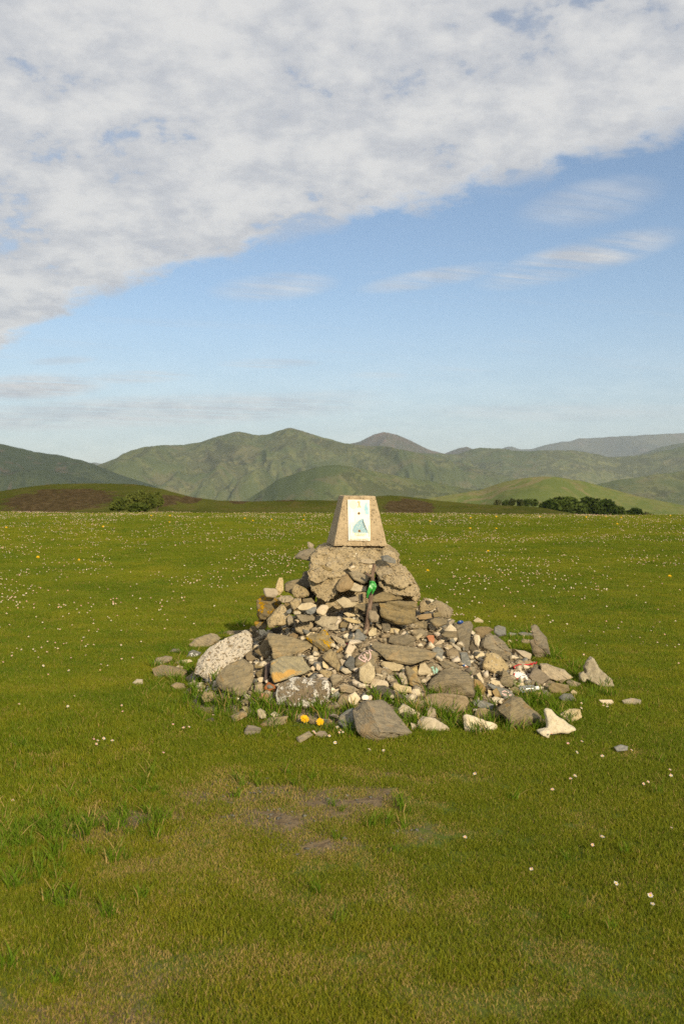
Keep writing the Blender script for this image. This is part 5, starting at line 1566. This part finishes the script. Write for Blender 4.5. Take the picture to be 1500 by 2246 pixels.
for _ in range(240):          # ring of longer grass that the grazing misses beside the stones
    th = rr.uniform(0, 6.28); rad = rr.gauss(1.42, .10)
    x2, y2 = HC[0] + rad * math.cos(th), HC[1] + rad * math.sin(th)
    tp.append((x2, y2, float(ground_z(x2, y2)), rr.uniform(0, 6.28), rr.uniform(.45, .9), rr.randrange(5)))
for _ in range(700):          # odd longer stalks out on the plateau, some at its edge
    y2 = rr.uniform(3, 34); x2 = rr.uniform(-1, 1) * (.36 * y2 + 1)
    if math.hypot(x2 - HC[0], y2 - HC[1]) < 1.4: continue
    tp.append((x2, y2, float(ground_z(x2, y2)), rr.uniform(0, 6.28), rr.uniform(.35, .75), rr.randrange(5)))
scatter('long_grass', TALL, m_tall, np.array(tp), 'longer bright green grass tufts round the stones', 'grass')

# small stones showing where the turf is worn through
pv, pf, base = [], [], 0
for i in range(260):
    cx, cy, r_, s_ = rr.choice(DRYW[:11])
    x, y = rr.gauss(cx, r_ * .5), rr.gauss(cy, r_ * .4)
    if dry_mask(x, y) < .45: continue
    sz_ = .003 + .009 * rr.random() ** 2
    vs, fs = simple[rr.randrange(6)]
    q = vs * sz_ * np.array([1, rr.uniform(.6, 1), .6]) + np.array([x, y, float(ground_z(x, y)) + sz_ * .3])
    pv.append(q); pf += [[k + base for k in f] for f in fs]; base += len(vs)
tag(link('gravel', np_mesh('gravel', np.concatenate(pv), np.array(pf), smooth=False), M['bl']), 'tiny grey stones in the bare worn spots of the turf', 'gravel', kind='stuff')

# ------------------------------------------------------------------ daisies and dandelions
m_petal = plain('daisy_petal', (.58, .545, .51), .7)
m_petal_p = plain('daisy_petal_pink', (.56, .33, .36), .7)
m_eye = plain('daisy_eye', (.62, .38, .02), .8)
m_stem = plain('flower_stem', (.07, .12, .02), .8)


def daisy_arrays(kind, seed):
    rr = random.Random(seed); V_, F_, Mi = [], [], []
    r_ = .0088; zc = .0
    n_ = 9
    cup = (.15, .45, 1.1)[kind]
    for k in range(n_):
        a_ = 2 * math.pi * k / n_ + rr.uniform(-.1, .1); ln = r_ * rr.uniform(.85, 1.1); wd = .42
        def pt(rad, ang): return (rad * math.cos(ang), rad * math.sin(ang), zc + cup * max(0, rad - .002))
        b0 = len(V_)
        V_ += [pt(.0018, a_), pt(ln * .75, a_ - wd * .75), pt(ln, a_), pt(ln * .75, a_ + wd * .75)]
        F_ += [(b0, b0 + 1, b0 + 2), (b0, b0 + 2, b0 + 3)]; pk_ = 1 if (kind == 2 or rr.random() < .15 + .3 * kind) else 0; Mi += [pk_, pk_]
    b0 = len(V_); V_.append((0, 0, zc + .0026))
    for k in range(7): a_ = 2 * math.pi * k / 7; V_.append((.0036 * math.cos(a_), .0036 * math.sin(a_), zc + .0012))
    for k in range(7): F_.append((b0, b0 + 1 + k, b0 + 1 + (k + 1) % 7)); Mi.append(2)
    b0 = len(V_)
    for k in range(3): a_ = 2.1 * k; V_ += [(.0007 * math.cos(a_), .0007 * math.sin(a_), zc), (.0007 * math.cos(a_) - .002, .0007 * math.sin(a_) + .010, zc - .045)]
    for k in range(3):
        a0_, a1_ = b0 + 2 * k, b0 + 2 * ((k + 1) % 3); F_ += [(a0_, a1_, a1_ + 1), (a0_, a1_ + 1, a0_ + 1)]; Mi += [3, 3]
    return np.array(V_), np.array(F_), np.array(Mi)


DA = [daisy_arrays(k % 3, 300 + k) for k in range(9)]
dm = []
for V_, F_, Mi in DA:
    me = np_mesh('daisy', V_, F_, False)
    for k in (m_petal, m_petal_p, m_eye, m_stem): me.materials.append(k)
    me.polygons.foreach_set('material_index', Mi.astype(np.int32)); dm.append(me)
cand = []
while len(cand) < 8200:
    y = 3 + 32 * rr.random() ** .62; x = rr.uniform(-1, 1) * (.36 * y + .6)
    if math.hypot(x - HC[0], y - HC[1]) < 1.5: continue
    px, py = cam_uv(x, y, float(ground_z(x, y)))
    dn = float(fbm(x * .55, y * .40, 71, 4)) * 1.5 + float(fbm(x * 3.2, y * 2.6, 72, 2)) * .9 + .10
    # thick beyond the cairn and towards the right, sparse on the worn near turf
    zone = 1.0 if y > 8 else (.85 if (x < -.6 and y > 5.9) else (.30 if (x > 1.0 and y > 4.2) else (.11 if (x > .55) else .03)))
    if y > 20: dn += .2
    if rr.random() < zone * min(1, max(.03, dn)): cand.append((x, y, float(ground_z(x, y))))
fixed = [(206, 1642), (215, 1645), (228, 1636), (247, 1638), (212, 1649), (380, 1608), (403, 1609), (415, 1612), (740, 1612), (747, 1616), (752, 1620), (744, 1626), (722, 1628), (735, 1650), (841, 1662), (810, 1660), (1275, 1645), (1320, 1673), (1298, 1872), (1320, 1863), (1471, 1838), (1165, 1930), (1350, 1960), (1425, 1998), (1430, 2010), (1260, 1723), (1410, 1735), (1420, 1730), (1470, 1722), (688, 1622), (690, 1628), (1384, 1662), (468, 1580)]
cand = [(ray(*q).x * (-CAM_Z / ray(*q).z), -CAM_Z / ray(*q).z, 0.0) for q in fixed] + cand
cand.sort(key=lambda c_: c_[1])
fl = sdir.copy()
single, mass = cand[:300], cand[300:]
for i, (x, y, z) in enumerate(single):
    o = bpy.data.objects.new('daisy', dm[rr.choice([0, 1, 3, 4, 6, 7, 1, 4, 2])]); COL.objects.link(o)
    o.location = (x, y, z + rr.uniform(.030, .050))
    o.rotation_euler = (rr.uniform(.2, .9), rr.uniform(-.2, .5), rr.uniform(-.4, .8)); s_ = rr.uniform(.75, 1.1); o.scale = (s_, s_, s_)
    tag(o, 'small white daisy, petals often tinged pink, standing in the short turf', 'daisy', 'daisies scattered over the turf')
vv, ff, mi, b0 = [], [], [], 0
from mathutils import Euler
for (x, y, z) in mass:
    V_, F_, Mi = DA[rr.choice([0, 1, 3, 4, 6, 7, 2, 5])]
    e = np.array(Euler((rr.uniform(.3, 1.1), rr.uniform(-.2, .5), rr.uniform(-.4, .8))).to_matrix()); s_ = rr.uniform(.8, 1.2)
    vv.append((V_ * s_) @ e.T + np.array([x, y, z + rr.uniform(.04, .065)])); ff.append(F_ + b0); mi.append(Mi); b0 += len(V_)
me = np_mesh('daisies', np.concatenate(vv), np.concatenate(ff), False)
for k in (m_petal, m_petal_p, m_eye, m_stem): me.materials.append(k)
me.polygons.foreach_set('material_index', np.concatenate(mi).astype(np.int32))
tag(link('daisies', me), 'carpet of tiny white and pink daisies across the far turf', 'daisies', kind='stuff')

m_yel, t, b = new_mat('dandelion_petal'); setc(t, b, (.78, .46, .004)); b.inputs['Roughness'].default_value = .7


def dandelion_head(seed, rad=.021):
    rr = random.Random(seed); bm = bmesh.new()
    for layer, (n_, rl, up) in enumerate(((26, 1.0, .10), (20, .78, .35), (14, .5, .75), (8, .28, 1.2))):
        for k in range(n_):
            a_ = 2 * math.pi * k / n_ + rr.uniform(-.12, .12); ln = rad * rl * rr.uniform(.9, 1.1); wd = .0026
            c_, s_ = math.cos(a_), math.sin(a_)
            z1 = ln * up * rr.uniform(.7, 1.2)
            q = [(.001, -wd * .3, .001 * layer), (ln, -wd * .5, z1), (ln * 1.03, 0, z1), (ln, wd * .5, z1), (.001, wd * .3, .001 * layer)]
            bm.faces.new([bm.verts.new((x_ * c_ - y_ * s_, x_ * s_ + y_ * c_, z_)) for x_, y_, z_ in q])
    return bm


hd = [bpy.data.meshes.new('flower_head') for _ in range(2)]
for i, m_ in enumerate(hd): b_ = dandelion_head(i); b_.to_mesh(m_); b_.free(); m_.materials.append(m_yel)
sb = tube([Vector((0, 0, -.075)), Vector((.006, .006, -.04)), Vector((.002, .002, -.01)), Vector((0, 0, .001))], [.0024, .0022, .0022, .003], 6)
sm = bpy.data.meshes.new('stem'); sb.to_mesh(sm); sb.free(); sm.materials.append(m_stem)
lb = bmesh.new()
for k in range(6):
    a_ = 2 * math.pi * k / 6 + .3
    q = [(0, 0), (.02, .006), (.035, .004), (.05, .011), (.07, .006), (.09, 0), (.07, -.006), (.05, -.011), (.035, -.004), (.02, -.006)]
    lb.faces.new([lb.verts.new((x_ * math.cos(a_) - y_ * math.sin(a_), x_ * math.sin(a_) + y_ * math.cos(a_), .018 + .25 * x_ - 2.2 * x_ * x_)) for x_, y_ in q])
bmesh.ops.triangulate(lb, faces=lb.faces[:])
lm = bpy.data.meshes.new('leaf_rosette'); lb.to_mesh(lm); lb.free(); lm.materials.append(plain('dandelion_leaf', (.055, .11, .015), .7))


def dandelion(px, py, lab, group=None, parts=True, s_=1.0, y=None, tx=.7):
    p = at(px, py, y) if y else None
    if p is None:                                   # head stands 5 cm above the turf
        yy = hit(px, py + 14); p = at(px, py, yy)
    root = empty('dandelion', (p.x, p.y, float(ground_z(p.x, p.y)))); tag(root, lab, 'dandelion', group)
    h_ = bpy.data.objects.new('flower_head', hd[rr.randrange(2)]); COL.objects.link(h_); h_.parent = root
    h_.location = (0, 0, p.z - root.location.z); h_.rotation_euler = (tx, rr.uniform(0, .3), rr.uniform(-.2, .4)); h_.scale = (s_,) * 3
    st2 = bpy.data.objects.new('stem', sm); COL.objects.link(st2); st2.parent = root; st2.location = h_.location
    st2.scale = (1, 1, max(.35, (p.z - root.location.z) / .075)) if parts else (1, 1, max(.5, (p.z - root.location.z) / .075))
    if parts:
        l_ = bpy.data.objects.new('leaf_rosette', lm); COL.objects.link(l_); l_.parent = root
    return root


dandelion(668, 1577, 'large open yellow dandelion in front of the lichen-patched boulder', None, True, 1.2)
dandelion(702, 1583, 'slightly smaller open dandelion next to the largest one', None, True, 1.0, tx=1.0)
GD = 'dandelions dotted over the far turf'
far_d = [(84, 1222), (174, 1228), (938, 1252), (1468, 1264), (227, 1155), (332, 1131), (373, 1131), (1032, 1136), (1031, 1159), (1088, 1159), (1070, 1209), (1285, 1134), (1353, 1149), (1362, 1135), (1469, 1131), (1088, 1133), (15, 1157), (537, 1137), (555, 1142), (596, 1139), (666, 1140), (667, 1130), (943, 1143), (1328, 1133), (372, 1145), (1184, 1133)]
for px, py in far_d:
    y = hit(px, py + 3, 6, 36); y = min(y, 31)
    dandelion(px, py, 'yellow dandelion head dotted in the daisy turf beyond the cairn', GD, False, rr.uniform(.9, 1.15) * (1.0 if y < 14 else 1.15), y=y - .03)

# ------------------------------------------------------------------ trees and bushes past the plateau's edge
m_trunk = plain('tree_bark', (.09, .07, .05), .95)


def leaf_mat(name, c1, c2):
    m = bpy.data.materials.new(name); m.use_nodes = True; t = m.node_tree; t.nodes.clear()
    g = t.nodes.new('ShaderNodeNewGeometry'); oi = t.nodes.new('ShaderNodeObjectInfo')
    c = mixc(t, (tnoise(t, g.outputs['Position'], .9, 4, .7) * .8 + X(t, oi.outputs['Random']) * .3).smooth(.35, .75), c1, c2)
    d_ = t.nodes.new('ShaderNodeBsdfDiffuse'); tr = t.nodes.new('ShaderNodeBsdfTranslucent')
    t.links.new(c, d_.inputs[0]); t.links.new(c, tr.inputs[0])
    m1 = t.nodes.new('ShaderNodeMixShader'); m1.inputs[0].default_value = .25
    t.links.new(d_.outputs[0], m1.inputs[1]); t.links.new(tr.outputs[0], m1.inputs[2])
    o_ = t.nodes.new('ShaderNodeOutputMaterial'); t.links.new(m1.outputs[0], o_.inputs[0])
    return m


lf_dark = leaf_mat('leaves_dark', (.030, .052, .011), (.085, .118, .026))
lf_olive = leaf_mat('leaves_olive', (.055, .070, .022), (.105, .115, .040))
lf_bush = leaf_mat('leaves_bush', (.068, .094, .019), (.130, .152, .034))


def crown_mesh(w_, h_, dpt, n, leaf, seed, lobes=14):
    rr = np.random.default_rng(seed)
    lc = rr.normal(size=(lobes, 3)); lc /= np.linalg.norm(lc, axis=1)[:, None]; lc *= (.35 + .35 * rr.random((lobes, 1)))
    lr = .30 + .22 * rr.random(lobes)
    k = rr.integers(0, lobes, n)
    dn = rr.normal(size=(n, 3)); dn /= np.linalg.norm(dn, axis=1)[:, None]
    p = lc[k] + dn * (lr[k] * (.55 + .5 * rr.random(n)))[:, None]
    p[:, 2] = np.where(p[:, 2] < -.6, -.6 + .2 * rr.random(n), p[:, 2])
    p = p * np.array([w_ / 2, dpt / 2, h_ / 2]) + np.array([0, 0, h_ * .5])
    a_ = rr.normal(size=(n, 3)); a_ /= np.linalg.norm(a_, axis=1)[:, None]
    b_ = np.cross(a_, rr.normal(size=(n, 3))); b_ /= np.linalg.norm(b_, axis=1)[:, None]
    s_ = (leaf * (.6 + .8 * rr.random(n)))[:, None]
    V_ = np.stack([p - a_ * s_, p - b_ * s_ * .6, p + a_ * s_, p + b_ * s_ * .6], 1).reshape(-1, 3)
    return np_mesh('crown', V_, np.arange(n * 4).reshape(-1, 4), False)


def tree(name, px, ptop, pbot, wpx, dist, mat, lab, cat, group, seed, n=2200, trunk=True):
    k = dist / FPX
    zt_ = CAM_Z + (1070 - ptop) * k; zb_ = CAM_Z + (1070 - pbot) * k
    w_ = wpx * k; h_ = zt_ - zb_
    x = (px - 750) * k
    tr_h = h_ * .25 if trunk else .05
    root = tag(empty(name, (x, dist, zb_ - tr_h)), lab, cat, group)
    c_ = link('crown', crown_mesh(w_, h_ * 1.02, w_ * .9, n, max(.10, .035 * (w_ + h_)), seed), mat, root); c_.location = (0, 0, tr_h)
    rr_ = random.Random(seed)
    pth = [Vector((0, 0, -.5)), Vector((rr_.uniform(-.1, .1), 0, tr_h)), Vector((rr_.uniform(-.2, .2), .1, tr_h + h_ * .35)), Vector((rr_.uniform(-.3, .3), 0, tr_h + h_ * .7))]
    link('trunk', tube(pth, [w_ * .045, w_ * .036, w_ * .022, w_ * .008], 7, .1, seed), m_trunk, root)
    return root


GT = 'trees in the hollow beyond the plateau'
tree('broadleaf_tree', 1237, 1087, 1140, 90, 150, lf_dark, 'largest rounded dark green tree, at the end of the row beyond the plateau', 'tree', GT, 1, 4200)
tree('broadleaf_tree', 1205, 1100, 1140, 44, 148, lf_dark, 'lower tree tucked against the flank of the largest rounded tree', 'tree', GT, 2)
tree('broadleaf_tree', 1292, 1092, 1142, 62, 158, lf_dark, 'dark tree right next to the largest rounded tree in the row', 'tree', GT, 3, 3000)
tree('broadleaf_tree', 1330, 1099, 1144, 56, 160, lf_dark, 'third tree along the dark row, after the two tallest', 'tree', GT, 4, 2600)
tree('broadleaf_tree', 1362, 1107, 1146, 50, 164, lf_dark, 'fourth tree along the dark row, lower than the third', 'tree', GT, 5)
tree('broadleaf_tree', 1393, 1113, 1148, 50, 168, lf_dark, 'fifth tree along the dark row, only its top showing', 'tree', GT, 6)
tree('broadleaf_tree', 1425, 1119, 1150, 40, 172, lf_olive, 'low olive bushy tree ending the dark row, barely showing over the turf', 'tree', GT, 7, 1500)
tree('broadleaf_tree', 1190, 1100, 1120, 22, 190, lf_dark, 'small round bush between the two groups of trees', 'tree', GT, 8, 1200)
G2 = 'small trees on the rim of the near hill'
tree('small_tree', 1108, 1095, 1112, 18, 205, lf_dark, 'small dark tree on the rim, first beside the grassy hill', 'tree', G2, 11, 1100)
tree('small_tree', 1122, 1091, 1113, 20, 206, lf_olive, 'small pale olive tree between dark ones on the rim', 'tree', G2, 12, 1100)
tree('small_tree', 1138, 1092, 1114, 22, 208, lf_olive, 'small brownish olive tree in the middle of the rim group', 'tree', G2, 13, 1100)
tree('small_tree', 1155, 1094, 1114, 20, 210, lf_dark, 'small dark tree on the rim just past the brownish one', 'tree', G2, 14, 1100)
tree('small_tree', 1170, 1093, 1114, 22, 212, lf_dark, 'last small dark tree on the rim, nearest the big row', 'tree', G2, 15, 1100)
tree('small_tree', 1090, 1094, 1112, 20, 260, lf_olive, 'faint grey green tree at the edge of the rim group', 'tree', G2, 16, 800)
GB = 'scrub bushes on the bracken slope'
for i, (px, pt, pb, w_, dd, lab) in enumerate([
        (262, 1092, 1126, 44, 82, 'low green bush, outermost towards the bracken patch, of the thicket on the slope'),
        (292, 1080, 1126, 46, 83, 'tall green bush in the middle of the thicket on the slope'),
        (322, 1074, 1124, 46, 86, 'tallest green bush of the thicket, against the grassy crest'),
        (345, 1078, 1118, 34, 88, 'green bush at the end of the thicket beside a small bracken patch'),
        (305, 1100, 1130, 56, 79, 'low spreading green bush in front of the thicket')]):
    tree('scrub_bush', px, pt, pb, w_, dd, lf_bush, lab, 'bush', GB, 30 + i, 1800, False)

# ------------------------------------------------------------------ the air between here and the mountains
bm = bmesh.new(); bmesh.ops.create_cube(bm, size=1)
bx0, bx1, by0, by1, bz0, bz1 = -9500, 9500, -2200, 13500, -520, 760
for v_ in bm.verts: v_.co = Vector((bx0 if v_.co.x < 0 else bx1, by0 if v_.co.y < 0 else by1, bz0 if v_.co.z < 0 else bz1))
m_air = bpy.data.materials.new('haze_air'); m_air.use_nodes = True; t = m_air.node_tree; t.nodes.clear()
pv_ = t.nodes.new('ShaderNodeVolumePrincipled'); pv_.inputs['Color'].default_value = (.66, .82, 1.0, 1); pv_.inputs['Density'].default_value = 6.4e-5; pv_.inputs['Anisotropy'].default_value = 0
om = t.nodes.new('ShaderNodeOutputMaterial'); t.links.new(pv_.outputs[0], om.inputs['Volume'])
tag(link('haze', bm, m_air), kind='stuff')
